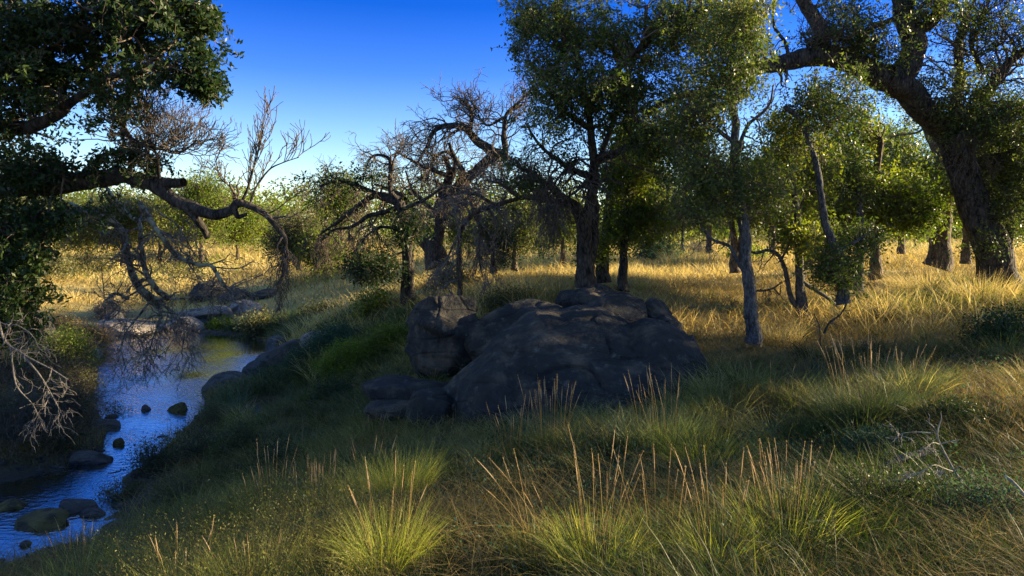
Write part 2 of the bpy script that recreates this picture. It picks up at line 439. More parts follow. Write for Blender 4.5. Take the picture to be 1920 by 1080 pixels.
# ------------------------------------------------------------------ generators
def tube_batch(Pn, Rn, sides=5):
    """Pn (N,n,3) Rn (N,n) -> verts, quads"""
    N, n, _ = Pn.shape
    T = np.empty_like(Pn)
    T[:, 1:-1] = Pn[:, 2:] - Pn[:, :-2]; T[:, 0] = Pn[:, 1] - Pn[:, 0]; T[:, -1] = Pn[:, -1] - Pn[:, -2]
    T = norm(T)
    U = np.empty_like(Pn)
    ref = rng.normal(size=(N, 3)); u = norm(np.cross(T[:, 0], ref))
    for i in range(n):
        u = norm(u - T[:, i] * (u * T[:, i]).sum(-1, keepdims=True)); U[:, i] = u
    V_ = np.cross(T, U)
    a = np.arange(sides) * 2 * math.pi / sides
    ring = U[:, :, None, :] * np.cos(a)[None, None, :, None] + V_[:, :, None, :] * np.sin(a)[None, None, :, None]
    V = Pn[:, :, None, :] + ring * Rn[:, :, None, None]
    id_ = np.arange(N * n * sides).reshape(N, n, sides)
    nx = np.roll(id_, -1, axis=2)
    Q = np.stack([id_[:, :-1], nx[:, :-1], nx[:, 1:], id_[:, 1:]], -1).reshape(-1, 4)
    return V.reshape(-1, 3), Q

class Acc:
    def __init__(s): s.V = []; s.Q = []; s.n = 0; s.T = []; s.A = []
    def add(s, V, Q, T=None, A=None):
        s.V.append(V.reshape(-1, 3)); s.Q.append(Q.reshape(-1, 4) + s.n); s.n += len(s.V[-1])
        if T is not None: s.T.append(np.asarray(T).ravel())
        if A is not None: s.A.append(np.asarray(A).ravel())
    def build(s, name, mat, parent=None, smooth=False):
        return build(name, np.concatenate(s.V), np.concatenate(s.Q), mat, parent,
                     np.concatenate(s.T) if s.T else None, smooth, None, np.concatenate(s.A) if s.A else None)

def catmull(pts, n):
    pts = np.asarray(pts, float)
    if len(pts) == 2: pts = np.array([pts[0], (pts[0] + pts[1]) / 2, pts[1]])
    p = np.vstack([2 * pts[0] - pts[1], pts, 2 * pts[-1] - pts[-2]])
    seg = len(pts) - 1
    t = np.linspace(0, seg, n); i = np.minimum(t.astype(int), seg - 1); f = (t - i)[:, None]
    a, b_, c, d = p[i], p[i + 1], p[i + 2], p[i + 3]
    return 0.5 * ((2 * b_) + (-a + c) * f + (2 * a - 5 * b_ + 4 * c - d) * f ** 2 + (-a + 3 * b_ - 3 * c + d) * f ** 3)

def limb(acc, pts, r0, r1, rough=0.10, gnarl=0.5, flare=0.0):
    c0 = catmull(pts, 60)
    L = np.linalg.norm(np.diff(c0, axis=0), axis=1).sum()
    n = int(np.clip(L / max(0.35 * (r0 + r1) / 2, 0.02), 14, 160))
    c = catmull(pts, n)
    t = np.linspace(0, 1, n)
    r = r0 + (r1 - r0) * t ** 0.8
    w = np.stack([fbm(c * (0.5 / max(r0, .03)) ** 0.7 + k * 31.7, 3, 5) for k in range(3)], -1)
    c = c + w * (r[:, None] * gnarl) * np.minimum(1, np.arange(n) / 4)[:, None]
    if flare: r = r * (1 + flare * np.exp(-t * L / (r0 * 2.2)))
    sides = 20 if r0 > 0.2 else (12 if r0 > 0.06 else 7)
    V, Q = tube_batch(c[None], r[None], sides)
    cc = np.repeat(c, sides, axis=0); rr = np.repeat(r, sides)[:, None]
    d = V - cc
    k = 1.0 / max(r0, 0.04)
    V = cc + d * (1 + rough * fbm(V * k * 0.9, 3, 8)[:, None] * 1.6 + 0.5 * rough * noise(V * k * 3.0, 4)[:, None])
    acc.add(V, Q)
    return c, r

def curves_to(Sp, T, amp=0.12, arch=0.0, n=9):
    t = np.linspace(0, 1, n)[None, :, None]
    L = np.linalg.norm(T - Sp, axis=1)[:, None, None]
    v = rng.normal(size=(3, len(T), 1, 3)) * amp
    off = L * (np.sin(math.pi * t) * v[0] + 0.55 * np.sin(2 * math.pi * t) * v[1] + 0.35 * np.sin(3 * math.pi * t) * v[2])
    off[..., 2] += (L * np.sin(math.pi * t))[..., 0] * arch
    return Sp[:, None] * (1 - t) + T[:, None] * t + off

def nearest(pts, q, pen=None):
    out = np.empty(len(q), int)
    for i in range(0, len(q), 400):
        d = ((q[i:i + 400, None] - pts[None]) ** 2).sum(-1)
        if pen is not None: d = d * pen[None]
        out[i:i + 400] = d.argmin(1)
    return out

def spawn(Pn, Rn, k, length, n=7, spread=1.0, wander=0.25, grav=0.0, tmin=0.25, rk=0.55, dirbias=None):
    """k children on every curve"""
    N, m_, _ = Pn.shape
    t = rng.uniform(tmin, 1.0, size=(N, k)) * (m_ - 1)
    i = np.minimum(t.astype(int), m_ - 2); f = (t - i)[..., None]
    ar = np.arange(N)[:, None]
    s = Pn[ar, i] * (1 - f) + Pn[ar, i + 1] * f
    par = norm(Pn[ar, i + 1] - Pn[ar, i])
    r = (Rn[ar, i] * rk)
    d = norm(par + norm(rng.normal(size=s.shape)) * spread)
    if dirbias is not None: d = norm(d + np.asarray(dirbias))
    s = s.reshape(-1, 3); d = d.reshape(-1, 3); r = r.reshape(-1)
    L = length * rng.uniform(0.5, 1.3, size=len(s))
    out = np.empty((len(s), n, 3)); out[:, 0] = s
    for q in range(1, n):
        d = norm(d + rng.normal(size=d.shape) * wander + np.array([0, 0, grav]))
        out[:, q] = out[:, q - 1] + d * (L / (n - 1))[:, None]
    rad = r[:, None] * np.linspace(1, 0.3, n)[None]
    return out, rad

def leaves(C, m_, rad, size, aspect=0.42, tb=None, up=0.0, flat=1.0):
    K = len(C)
    base = rng.uniform(0, 1, K) if tb is None else tb
    c = C[:, None] + rng.normal(size=(K, m_, 3)) * rad * np.array([1, 1, flat])
    c = c.reshape(-1, 3); n = len(c)
    a = rng.normal(size=(n, 3)); a[:, 2] += up; a = norm(a)
    b_ = norm(np.cross(a, rng.normal(size=(n, 3))))
    L = size * rng.uniform(0.6, 1.3, n)[:, None]
    w = L * aspect * 0.5
    V = np.stack([c - a * L * .5, c + b_ * w, c + a * L * .5, c - b_ * w], 1)
    Q = np.arange(n * 4).reshape(n, 4)
    tn = np.clip(np.repeat(base, m_) * 0.5 + rng.uniform(0, 0.5, n), 0, 1)
    return V, Q, np.repeat(tn, 4)

def ell(px, py, Y, rx, ry, rz, n, shell=0.0):
    """n points in an ellipsoid; rx, ry in photo pixels, rz in metres of depth"""
    c = P(px, py, Y)
    d = norm(rng.normal(size=(n, 3)))
    r = rng.uniform(shell, 1, size=(n, 1)) ** (1 / 2.2)
    p = d * r * np.array([rx / F * Y, rz, ry / F * Y])
    p = p * (1 + 0.5 * noise(d * 2.6 + px, 3)[:, None])
    return c + p

def tree(name, label, cat, limbs, lobes=(), leaf='leaf_oak', leaf_size=0.06, per=26, crad=0.13, bark='bark', twig='twig',
         sec=None, secr=0.02, arch=0.12, twr=0.006, group=None, aspect=0.42, flare=0.25, base=None, dense_twigs=1, amp=0.13):
    """limbs: (pts, r0, r1, spec) in (px,py,Y); spec = (k, length, levels, grav[, spread, wander, dirbias])"""
    reseed(sum(ord(ch) for ch in label) * 7 + 1)
    b0 = P(*limbs[0][0][0]) if base is None else np.array(base)
    t = thing(name, b0, label, cat, group)
    wood = None; tw = Acc(); sk = []; skr = []; nt_ = 0
    for li, (pts, r0, r1, spec) in enumerate(limbs):
        pw = [P(*p) for p in pts]
        wood = Acc()
        c, r = limb(wood, pw, r0, r1, flare=flare if li == 0 else 0.0)
        wood.build(('trunk' if name.endswith('tree') else 'stem') if li == 0 else 'limb', M[bark], t, smooth=True)
        ii = np.linspace(0, len(c) - 1, 24).astype(int)
        if not (li == 0 and len(limbs) > 1 and False):
            sk.append(c[len(c) // 4 if li == 0 else 0:]); skr.append(r[len(c) // 4 if li == 0 else 0:])
        if spec:
            k, ln, lev, grav = spec[:4]
            spd = spec[4] if len(spec) > 4 else 1.0
            wan = spec[5] if len(spec) > 5 else 0.28
            db = spec[6] if len(spec) > 6 else None
            tm = spec[7] if len(spec) > 7 else 0.15
            q, rq = spawn(c[ii][None], np.minimum(r[ii][None], 0.03 + 0.3 * r[ii][None]), k, ln, 10, spd, wan, grav, tm, 0.5, db)
            rq = np.maximum(rq, twr)
            V, Q = tube_batch(q, rq, 5); tw.add(V, Q); nt_ += 1
            for lv in range(1, lev):
                ln *= 0.55
                q, rq = spawn(q, rq, 5 if lv == 1 else 4, ln, 7, 0.9, 0.25, grav, 0.15, 0.6, None if db is None else np.asarray(db) * 0.6)
                rq = np.maximum(rq, twr * (0.75 if lv == 1 else 0.55))
                V, Q = tube_batch(q, rq, 4 if lv == 1 else 3); tw.add(V, Q)
    if lobes:
        SK = np.concatenate(sk); SR = np.concatenate(skr)
        tgt = np.concatenate([ell(*lb) for lb in lobes])
        gap = noise(tgt * (13.0 / tgt[:, 1:2].mean()) + 5.5, 17) + .5 * noise(tgt * (30.0 / tgt[:, 1:2].mean()), 18)
        tgt = tgt[gap > -0.22]
        nsec = sec or max(6, len(tgt) // 9)
        s1 = tgt[rng.choice(len(tgt), min(nsec, len(tgt)), replace=False)]
        i = nearest(SK, s1)
        Lq = np.linalg.norm(SK[i] - s1, axis=1)
        c1 = curves_to(SK[i], s1, amp, arch, 12)
        r1_ = np.minimum(SR[i] * 0.7, secr * (0.5 + 0.6 * Lq))[:, None] * np.linspace(1, 0.35, 12)[None]
        V, Q = tube_batch(c1, np.maximum(r1_, twr), 6); tw.add(V, Q)
        pool_ = np.concatenate([c1[:, 2:].reshape(-1, 3), SK]); pr = np.concatenate([r1_[:, 2:].ravel(), SR])
        i = nearest(pool_, tgt)
        c2 = curves_to(pool_[i], tgt, amp, arch * 0.5, 7)
        r2 = np.minimum(pr[i] * 0.6, twr * 2.2)[:, None] * np.linspace(1, 0.4, 7)[None]
        V, Q = tube_batch(c2, np.maximum(r2, twr * 0.6), 4); tw.add(V, Q)
        q, rq = spawn(c2, r2, 4, crad * 2.6, 5, 1.0, 0.28, 0.03, 0.45)
        V, Q = tube_batch(q, np.maximum(rq, twr * 0.5), 3); tw.add(V, Q)
        cr = Acc()
        cc = np.concatenate([q[:, 2:].reshape(-1, 3), tgt, c2[:, -2]])
        tb = np.clip(0.5 + 0.7 * noise(cc * 1.3, 11) + rng.normal(size=len(cc)) * 0.10, 0, 1)
        cr.add(*leaves(cc, max(3, int(per / 11)), crad * 0.36, leaf_size, aspect, tb))
        cr.build('crown', M[leaf], t)
    if tw.V: tw.build('branches' if lobes else 'bare_twigs', M[twig], t, smooth=True)
    return t

def icos(sub):
    import bmesh
    bm = bmesh.new(); bmesh.ops.create_icosphere(bm, subdivisions=sub, radius=1.0)
    V = np.array([v.co[:] for v in bm.verts]); T = np.array([[v.index for v in f.verts] for f in bm.faces]); bm.free()
    return V, T
ICO = {s: icos(s) for s in (4, 5, 6, 7)}

def facet(V, sz, seed, k=22, depth=.10):
    g = np.random.default_rng(seed + 77)
    V = V.copy()
    for q in range(k):
        n = norm(g.normal(size=3) * np.array([1, 1, .8])); n[2] = abs(n[2]) if g.uniform() < .75 else n[2]
        h = V @ n
        V -= n[None] * np.maximum(0, h - (h.max() - depth * sz * g.uniform(.3, 1.7)))[:, None] * .93
    return V

def roughen(V, c, Nn, sz, seed, rough, cut=True):
    if cut: V = facet(V, sz, seed)
    lo = 1.0 if cut else .42
    Wp = V + c; q = 1 / sz ** .5
    def crack(f, k, sd): return np.exp(-(fbm(Wp * f, 2, sd) * k) ** 2)
    flat = np.stack([Wp[:, 0] * .8, Wp[:, 1] * .8, Wp[:, 2] * 3.2 + Wp[:, 0] * .9], -1)
    ter = fbm(flat * q, 3, seed + 5); ter = np.round(ter * 7) / 7 * .6 + ter * .4
    d = (fbm(Wp * (0.9 * q), 4, seed + 2) * 1.6 * lo * rough * sz + ter * rough * 2.0 * lo * sz
         - (.55 if cut else .8) * crack(1.1 * q, 34, seed + 11) * rough * .8 * sz - .4 * crack(2.6 * q, 26, seed + 13) * rough * .35 * sz ** .5
         + fbm(Wp * 6, 4, seed + 3) * rough * 0.55 * sz ** .5)
    return V + Nn * d[:, None]

def rock_mass(name, label, org, blobs, seed, mat='rock', sub=7, rough=.05, p=5, cat='rock'):
    """one rock whose surface is the soft union of several humps (px, ptop, pw, Y, ry, hz)"""
    D, T = ICO[sub]
    O = P(*org); acc = 0
    for (px, ptop, pw, Y, ry, hz) in blobs:
        top = P(px, ptop, Y); cc = np.array([top[0], Y, top[2] - hz]); sc = np.array([pw / F * Y, ry, hz])
        o = (O - cc) / sc; d = D / sc
        A_ = (d * d).sum(1); B_ = (d * o).sum(1); C_ = (o * o).sum() - 1
        disc = B_ * B_ - A_ * C_
        t_ = np.where(disc > 0, (-B_ + np.sqrt(np.maximum(disc, 0))) / A_, 0)
        acc = acc + np.maximum(t_, 0) ** p
    R_ = acc ** (1 / p)
    V = D * R_[:, None]
    V = facet(V * 1.06, 1.6, seed, 34, .055); V = roughen(V, O, D, 1.0, seed, rough, False) + O
    me = bpy.data.meshes.new(name)
    me.from_pydata((V - O).tolist(), [], T.tolist())
    me.polygons.foreach_set('use_smooth', np.ones(len(T), dtype=bool))
    me.materials.append(M[mat])
    o = bpy.data.objects.new(name, me); COL.objects.link(o); o.location = tuple(O)
    return tag(o, label, cat)

def rock(name, label, c, s, rot=0, seed=1, mat='rock', planes=14, p=9, sub=5, rough=0.05, tilt=0.0, cat='rock', group=None, par=None, squash=1.0):
    g = np.random.default_rng(seed)
    D, T = ICO[sub]
    nn = norm(g.normal(size=(planes, 3)) * np.array([1, 1, squash])); h = g.uniform(0.72, 1.0, planes)
    dd = np.maximum(D @ nn.T, 0) / h[None]
    r = 1.0 / np.maximum((dd ** p).sum(1), 1e-6) ** (1 / p)
    r = np.minimum(r, 1.15)
    V = D * r[:, None] * np.array(s)
    ca, sa = math.cos(rot), math.sin(rot); ct, st = math.cos(tilt), math.sin(tilt)
    V = V @ np.array([[ct, 0, st], [0, 1, 0], [-st, 0, ct]]).T
    V = V @ np.array([[ca, -sa, 0], [sa, ca, 0], [0, 0, 1]]).T
    c = np.asarray(c, float)
    V = roughen(V, c, norm(V / np.array(s) ** 2), float(np.mean(s)), seed, rough)
    V = V + c
    me = bpy.data.meshes.new(name)
    me.from_pydata(V.tolist(), [], T.tolist())
    me.polygons.foreach_set('use_smooth', np.ones(len(T), dtype=bool))
    me.materials.append(M[mat])
    o = bpy.data.objects.new(name, me); COL.objects.link(o)
    me.transform(__import__('mathutils').Matrix.Translation((-c[0], -c[1], -c[2])))
    o.location = tuple(c)
    tag(o, label, cat, group)
    return o

def blades(x, y, h, w, lean, curl, base_dir=None, tb=None, seg=4, z=None):
    n = len(x)
    z0 = H(x, y) - 0.02 if z is None else z
    a = rng.uniform(0, 2 * math.pi, n)
    d = np.stack([np.cos(a), np.sin(a)], -1)
    if base_dir is not None: d = norm(base_dir + d * 0.45)
    t = np.linspace(0, 1, seg)[None]
    hor = (lean[:, None] * t + curl[:, None] * t ** 2.3) * h[:, None]
    ver = h[:, None] * (t - 0.42 * curl[:, None] * t ** 2.6)
    cx = x[:, None] + d[:, :1] * hor; cy = y[:, None] + d[:, 1:] * hor; cz = z0[:, None] + ver
    # side vector: random horizontal
    sa = a + rng.uniform(0.6, 2.5, n)
    sx_, sy_ = np.cos(sa), np.sin(sa)
    ww = w[:, None] * np.array([1, .9, .6, .08] if seg == 4 else np.linspace(1, .1, seg))[None] * 0.5
    Lv = np.stack([cx - sx_[:, None] * ww, cy - sy_[:, None] * ww, cz], -1)
    Rv = np.stack([cx + sx_[:, None] * ww, cy + sy_[:, None] * ww, cz], -1)
    V = np.stack([Lv, Rv], 2).reshape(n, seg * 2, 3)
    i = np.arange(n)[:, None] * seg * 2
    qs = [np.stack([i[:, 0] + 2 * k, i[:, 0] + 2 * k + 1, i[:, 0] + 2 * k + 3, i[:, 0] + 2 * k + 2], -1) for k in range(seg - 1)]
    Q = np.stack(qs, 1).reshape(-1, 4)
    tb = rng.uniform(0, 1, n) if tb is None else tb
    return V.reshape(-1, 3), Q, np.repeat(np.clip(tb, 0, 1), seg * 2)

def seed_stalks(acc_stem, acc_head, x, y, h, lean, w=0.004, head=0.18, hw=0.010, base_dir=None, z=None, tb0=0.8):
    n = len(x)
    z0 = H(x, y) if z is None else z
    a = rng.uniform(0, 2 * math.pi, n); d = np.stack([np.cos(a), np.sin(a)], -1)
    if base_dir is not None: d = norm(base_dir + 0.4 * d)
    t = np.linspace(0, 1, 8)[None]
    hor = lean[:, None] * t ** 1.6 * h[:, None]
    Pn = np.stack([x[:, None] + d[:, :1] * hor, y[:, None] + d[:, 1:] * hor, z0[:, None] + h[:, None] * t * (1 - 0.12 * lean[:, None] * t)], -1)
    V, Q = tube_batch(Pn, np.full((n, 8), w * 0.5), 3)
    acc_stem.add(V, Q, np.full(len(V), tb0))
    # spindle of awned spikelets on the last part
    k = 7
    s = np.linspace(1 - head, 1.0, k)[None]
    hor = lean[:, None] * s ** 1.6 * h[:, None]
    Ph = np.stack([x[:, None] + d[:, :1] * hor, y[:, None] + d[:, 1:] * hor, z0[:, None] + h[:, None] * s * (1 - 0.12 * lean[:, None] * s)], -1)
    Rh = np.array([.3, .9, 1, .95, .8, .5, .1])[None] * hw * rng.uniform(.6, 1.1, n)[:, None]
    V, Q = tube_batch(Ph, Rh, 4)
    acc_head.add(V, Q, np.repeat(rng.uniform(0, 1, n), k * 4))
    C = Ph.reshape(-1, 3)
    V, Q, T = leaves(C, 4, hw * 0.7, hw * 3.0, 0.25, up=1.6)
    acc_head.add(V, Q, T)

# ------------------------------------------------------------------ rocks
def at(px, py, Y): return P(px, py, Y)
def rk(name, label, px, ptop, pw, Y, ry, hz, **k):
    """px centre, ptop top row, pw half width in photo pixels, ry depth radius (m), hz vertical radius (m)"""
    rx = pw / F * Y
    top = P(px, ptop, Y)
    return rock(name, label, (top[0], Y, top[2] - hz * 0.80), (rx * 1.04, ry, hz), **k)

rock_mass('boulder', 'huge dark humped boulder in the middle foreground behind the tall seed stalks', (1065, 730, 8.4), [
    (1100, 580, 135, 8.9, 1.1, 1.2), (1000, 596, 95, 8.7, 1.0, 1.1), (1215, 612, 84, 8.5, .85, .85), (945, 655, 85, 8.3, .9, .9), (890, 722, 66, 8.0, .7, .6), (1060, 645, 150, 8.2, 1.0, 1.0),
    (1170, 680, 108, 8.0, .8, .7), (1268, 645, 34, 8.3, .5, .5)], seed=12, rough=.075, cat='rock')
rk('boulder', 'upright blocky boulder with sunlit knobbly top, left of the huge boulder', 836, 541, 72, 9.7, 0.62, 0.72, seed=44, planes=15, p=13, sub=6, rough=0.085)
rk('boulder', 'grey rounded dome of rock at the foot of the forked oak', 1102, 521, 96, 10.6, 1.0, 0.75, seed=52, planes=18, p=6, sub=6, rough=0.05)
rk('boulder', 'long dark ridge of rock joining the blocky boulder and the grey dome', 985, 572, 130, 9.6, 0.9, 0.62, seed=61, planes=16, p=8, sub=6, rough=0.07)
rk('boulder', 'dark flat topped rock just below the grey dome on its right side', 1160, 566, 70, 9.4, 0.6, 0.5, seed=66, planes=16, p=9, sub=5, rough=0.07)
rk('rock', 'small square block of bluish rock perched right of the grey dome', 1224, 563, 29, 9.5, 0.28, 0.26, seed=71, planes=10, p=16, sub=5, rough=0.06)
rk('rock', 'thin tilted slab of pale edged rock beyond the small square block', 1250, 588, 27, 9.3, 0.3, 0.16, seed=77, planes=10, p=14, sub=5, rough=0.06, tilt=0.5)
rk('rock', 'flat dark slab lying in the grass left of the huge boulder', 770, 716, 90, 8.7, 0.55, 0.16, seed=81, planes=12, p=12, sub=5, rough=0.05)
rk('rock', 'rounded dark rock between the flat slab and the huge boulder', 822, 738, 58, 7.9, 0.5, 0.35, seed=87, planes=14, p=7, sub=5, rough=0.05, tilt=-0.2)
rk('rock', 'bare dark ground rock with sand patch in front of the flat slab', 745, 752, 60, 8.1, 0.35, 0.12, seed=90, planes=12, p=12, sub=5, rough=0.05)
# pool side
rk('rock', 'long low dark ledge running into the pool from its right bank', 440, 694, 66, 14.2, 0.8, 0.5, seed=101, planes=14, p=7, mat='rock_wet', rough=0.05)
rk('rock', 'sloping dark ledge above the long low ledge on the right bank of the pool', 522, 648, 60, 15.2, 1.0, 0.8, seed=103, planes=14, p=7, mat='rock_wet', rough=0.05, tilt=-0.25)
rk('rock', 'dark boulder at the water on the right shore of the pool, under the green weeds', 527, 628, 22, 17.5, 0.6, 0.36, seed=104, planes=14, p=6, mat='rock_wet')
rk('rock', 'small pale stone catching sunlight in the weeds right of the pool', 590, 627, 22, 15.5, 0.3, 0.24, seed=107, planes=12, p=8, mat='rock_pale')
rk('rock', 'pale stone slab at the far left end of the pool', 240, 600, 76, 21.8, 1.0, 0.34, seed=110, planes=14, p=8, mat='rock_pale', rough=0.04)
rk('rock', 'small blue shaded stone behind the pale slab at the far left end of the pool', 215, 587, 18, 23.5, 0.5, 0.3, seed=113, planes=14, p=9, mat='rock_wet')
rk('rock', 'flat pale sunlit rock on the far shore of the pool', 385, 578, 62, 23.5, 0.9, 0.3, seed=116, planes=14, p=8, mat='rock_pale', rough=0.04)
rk('rock', 'low grey rock at the waterline under the flat sunlit rock', 350, 594, 48, 22.3, 0.7, 0.32, seed=118, planes=14, p=8, mat='rock_pale', rough=0.05)
rk('rock', 'rounded pale boulder half in shade beside the grassy bank at the far shore', 455, 566, 38, 24.2, 0.6, 0.4, seed=121, planes=14, p=6, mat='rock_pale')
rk('rock', 'grey shaded rock touching the yellow moss clump at the far shore', 378, 590, 26, 22.9, 0.4, 0.35, seed=123, planes=14, p=7, mat='rock_wet')
rk('boulder', 'dark hump of rock behind the far shore, left of its neighbour', 385, 534, 42, 27.5, 1.1, 0.75, seed=125, planes=14, p=7, rough=0.08)
rk('boulder', 'dark broken outcrop behind the far shore, right of the dark hump', 445, 545, 40, 27.0, 1.0, 0.6, seed=127, planes=14, p=9, rough=0.08)
rk('boulder', 'brownish outcrop behind the far shore below the drooping branch tip', 507, 542, 38, 27.0, 0.9, 0.5, seed=129, planes=14, p=9, rough=0.08)
def wrk(label, px, pbase, pw, hpx, **k):
    Y = CZ * F / (pbase - HOR)
    hz = hpx / F * Y * .8
    rx = pw / F * Y
    return rock('rock', label, ((px - 960) / F * Y, Y + rx * .5, hz * .1), (rx, rx * .75, hz), planes=12, **k)
wrk('brown mossy stone standing in the shallow pool', 332, 772, 21, 22, seed=131, p=5, mat='rock_moss', rough=.03)
wrk('small rounded dark stone alone in the pool', 270, 770, 11, 11, seed=133, p=5, mat='rock_wet', sub=4, rough=.02)
wrk('flat dark slab at the left edge of the pool', 180, 808, 46, 18, seed=135, p=8, mat='rock_wet', rough=0.03)
wrk('mossy lump in the water in front of the flat dark slab', 217, 836, 13, 15, seed=137, p=5, mat='rock_moss', sub=4, rough=.03)
wrk('tiny dark stone at the far side of the flat dark slab', 206, 784, 12, 8, seed=139, p=5, mat='rock_wet', sub=4, rough=.03)
wrk('dark wet rock in the near stream, largest of the near stones', 130, 962, 36, 24, seed=141, p=6, mat='rock_wet', rough=.03)
wrk('narrow dark stone right of the largest near stone in the stream', 170, 968, 24, 13, seed=143, p=7, mat='rock_wet', sub=4, rough=.03)
wrk('low mossy bar of stone across the near stream', 50, 990, 60, 22, seed=145, p=6, mat='rock_moss', rough=.03)
wrk('small mossy islet of stone at the left edge of the near stream', 8, 958, 34, 16, seed=151, p=5, mat='rock_moss', rough=.04)
wrk('low dark stone between the mossy bar and the largest near stone', 96, 972, 18, 9, seed=152, p=6, mat='rock_wet', sub=4, rough=.03)
wrk('broad dark shelf of stone at the near right edge of the near stream', 215, 1002, 40, 22, seed=153, p=8, mat='rock_wet', rough=.04)
wrk('dark stone at the right shore where the stream narrows', 246, 905, 26, 20, seed=154, p=7, mat='rock_wet', rough=.04)
wrk('dark shelf stone at the left bank below the flat dark slab', 150, 872, 44, 20, seed=155, p=8, mat='rock_wet', rough=.04)
wrk('pale little stone in the shallows right of the brown mossy stone', 372, 792, 9, 7, seed=156, p=6, mat='rock_wet', sub=4, rough=.03)
wrk('little dark stone nearest to the bottom left corner', 42, 1024, 14, 9, seed=147, p=5, mat='rock_wet', sub=4, rough=.03)
rk('rock', 'dark rounded rock in the shade of the left bank under the oak', 70, 588, 36, 16.0, 0.7, 0.45, seed=149, planes=14, p=7, mat='rock')
rk('rock', 'small sunlit stone on the left shore of the pool', 180, 652, 13, 18.2, 0.25, 0.2, seed=151, planes=12, p=7, mat='rock_pale', sub=4)

# ------------------------------------------------------------------ trees
# 1 near oak on the left, trunk outside the frame
UP = (0, 0, 0.9)
tree('oak_tree', 'near dark oak leaning in from the left edge with long crooked limbs over the pool', 'tree', [
    ([(-560, 760, 8.2), (-520, 600, 8.2), (-420, 480, 8.0), (-260, 390, 7.8), (-90, 362, 7.6), (0, 352, 7.5), (120, 343, 7.4), (230, 330, 7.3)], 0.28, 0.085, None),
    ([(225, 330, 7.3), (262, 334, 7.3), (300, 343, 7.2), (346, 344, 7.1)], 0.075, 0.05, None),
    ([(240, 330, 7.3), (296, 352, 7.2), (345, 385, 7.1), (400, 404, 7.0), (434, 396, 7.0), (452, 382, 7.0), (492, 398, 7.0), (522, 430, 7.0)], 0.085, 0.028, (5, .28, 2, 0.0)),
    ([(522, 430, 7.0), (536, 452, 7.0), (532, 500, 7.1), (520, 545, 7.2)], 0.024, 0.006, (14, .32, 3, -0.3, 0.9)),
    ([(440, 396, 7.0), (446, 406, 7.0), (462, 402, 7.0)], 0.035, 0.018, None),
    ([(345, 383, 7.1), (372, 414, 7.1), (389, 445, 7.2)], 0.05, 0.032, None),
    ([(452, 384, 7.0), (466, 350, 7.0), (476, 315, 7.0), (484, 285, 7.0), (492, 248, 7.0)], 0.018, 0.004, (14, .42, 2, 0.18, 0.5, 0.15, UP)),
    ([(468, 388, 7.0), (480, 352, 7.1), (505, 318, 7.1), (530, 305, 7.1), (560, 295, 7.1)], 0.015, 0.004, (12, .32, 2, 0.12, 0.5, 0.15, UP)),
    ([(440, 384, 7.0), (432, 352, 6.9), (415, 335, 6.9), (405, 300, 6.9), (420, 292, 6.9)], 0.010, 0.003, (8, .28, 2, 0.1, 0.6)),
    ([(500, 402, 7.0), (520, 392, 7.0), (545, 372, 7.0), (560, 366, 7.0)], 0.010, 0.003, (8, .25, 2, 0.0, 0.6)),
    ([(230, 245, 7.2), (250, 262, 7.1), (276, 276, 7.1), (305, 280, 7.0), (340, 285, 7.0), (370, 262, 7.0)], 0.03, 0.006, (34, .48, 3, 0.10, 0.8)),
    ([(300, 343, 7.2), (296, 300, 7.1), (285, 270, 7.1), (272, 230, 7.1), (285, 195, 7.1)], 0.022, 0.004, (26, .5, 3, 0.14, 0.7)),
    ([(240, 328, 7.3), (250, 290, 7.4), (240, 250, 7.5), (210, 215, 7.5)], 0.03, 0.01, (14, .45, 2, 0.1, 0.8)),
    ([(-300, 300, 7.8), (-150, 240, 7.6), (0, 236, 7.4), (55, 238, 7.3), (105, 218, 7.2), (140, 190, 7.1), (200, 150, 7.0), (280, 120, 6.9)], 0.12, 0.02, (8, .4, 2, 0)),
    ([(-200, 200, 7.6), (0, 90, 7.2), (140, 60, 7.0), (260, 30, 6.8), (360, 10, 6.7)], 0.08, 0.012, None),
    ([(-100, 380, 7.5), (0, 430, 7.3), (60, 470, 7.2), (40, 560, 7.1)], 0.05, 0.012, None),
], lobes=[(60, 40, 7.2, 150, 100, 1.1, 239), (240, 50, 7.0, 140, 90, 0.9, 218), (150, 170, 7.1, 160, 70, .8, 197), (330, 35, 6.9, 62, 50, .45, 62), (335, 150, 6.9, 74, 22, .3, 62), (385, 160, 6.9, 30, 12, .2, 20), (370, 30, 6.9, 30, 26, .3, 24), (90, 130, 7.1, 70, 40, .5, 48),
          (20, 170, 7.3, 100, 90, .9, 114), (-60, 150, 7.6, 160, 220, 1.2, 187), (30, 430, 7.2, 80, 55, .6, 93), (150, 410, 7.3, 60, 30, .4, 35), (0, 500, 7.0, 80, 50, .5, 104), (45, 560, 7.0, 40, 12, .3, 14),
          (5, 600, 6.9, 45, 60, .4, 62), (190, 300, 7.3, 120, 40, .6, 62), (60, 330, 7.3, 90, 50, .6, 77), (400, 168, 6.9, 22, 8, .12, 10), (370, 110, 6.9, 24, 14, .12, 10), (-250, 300, 8, 160, 200, 1.2, 166)],
    leaf='leaf_near', leaf_size=0.066, per=44, crad=0.075, bark='bark', twig='twig', twr=0.0042, secr=0.022, aspect=0.40, sec=150)

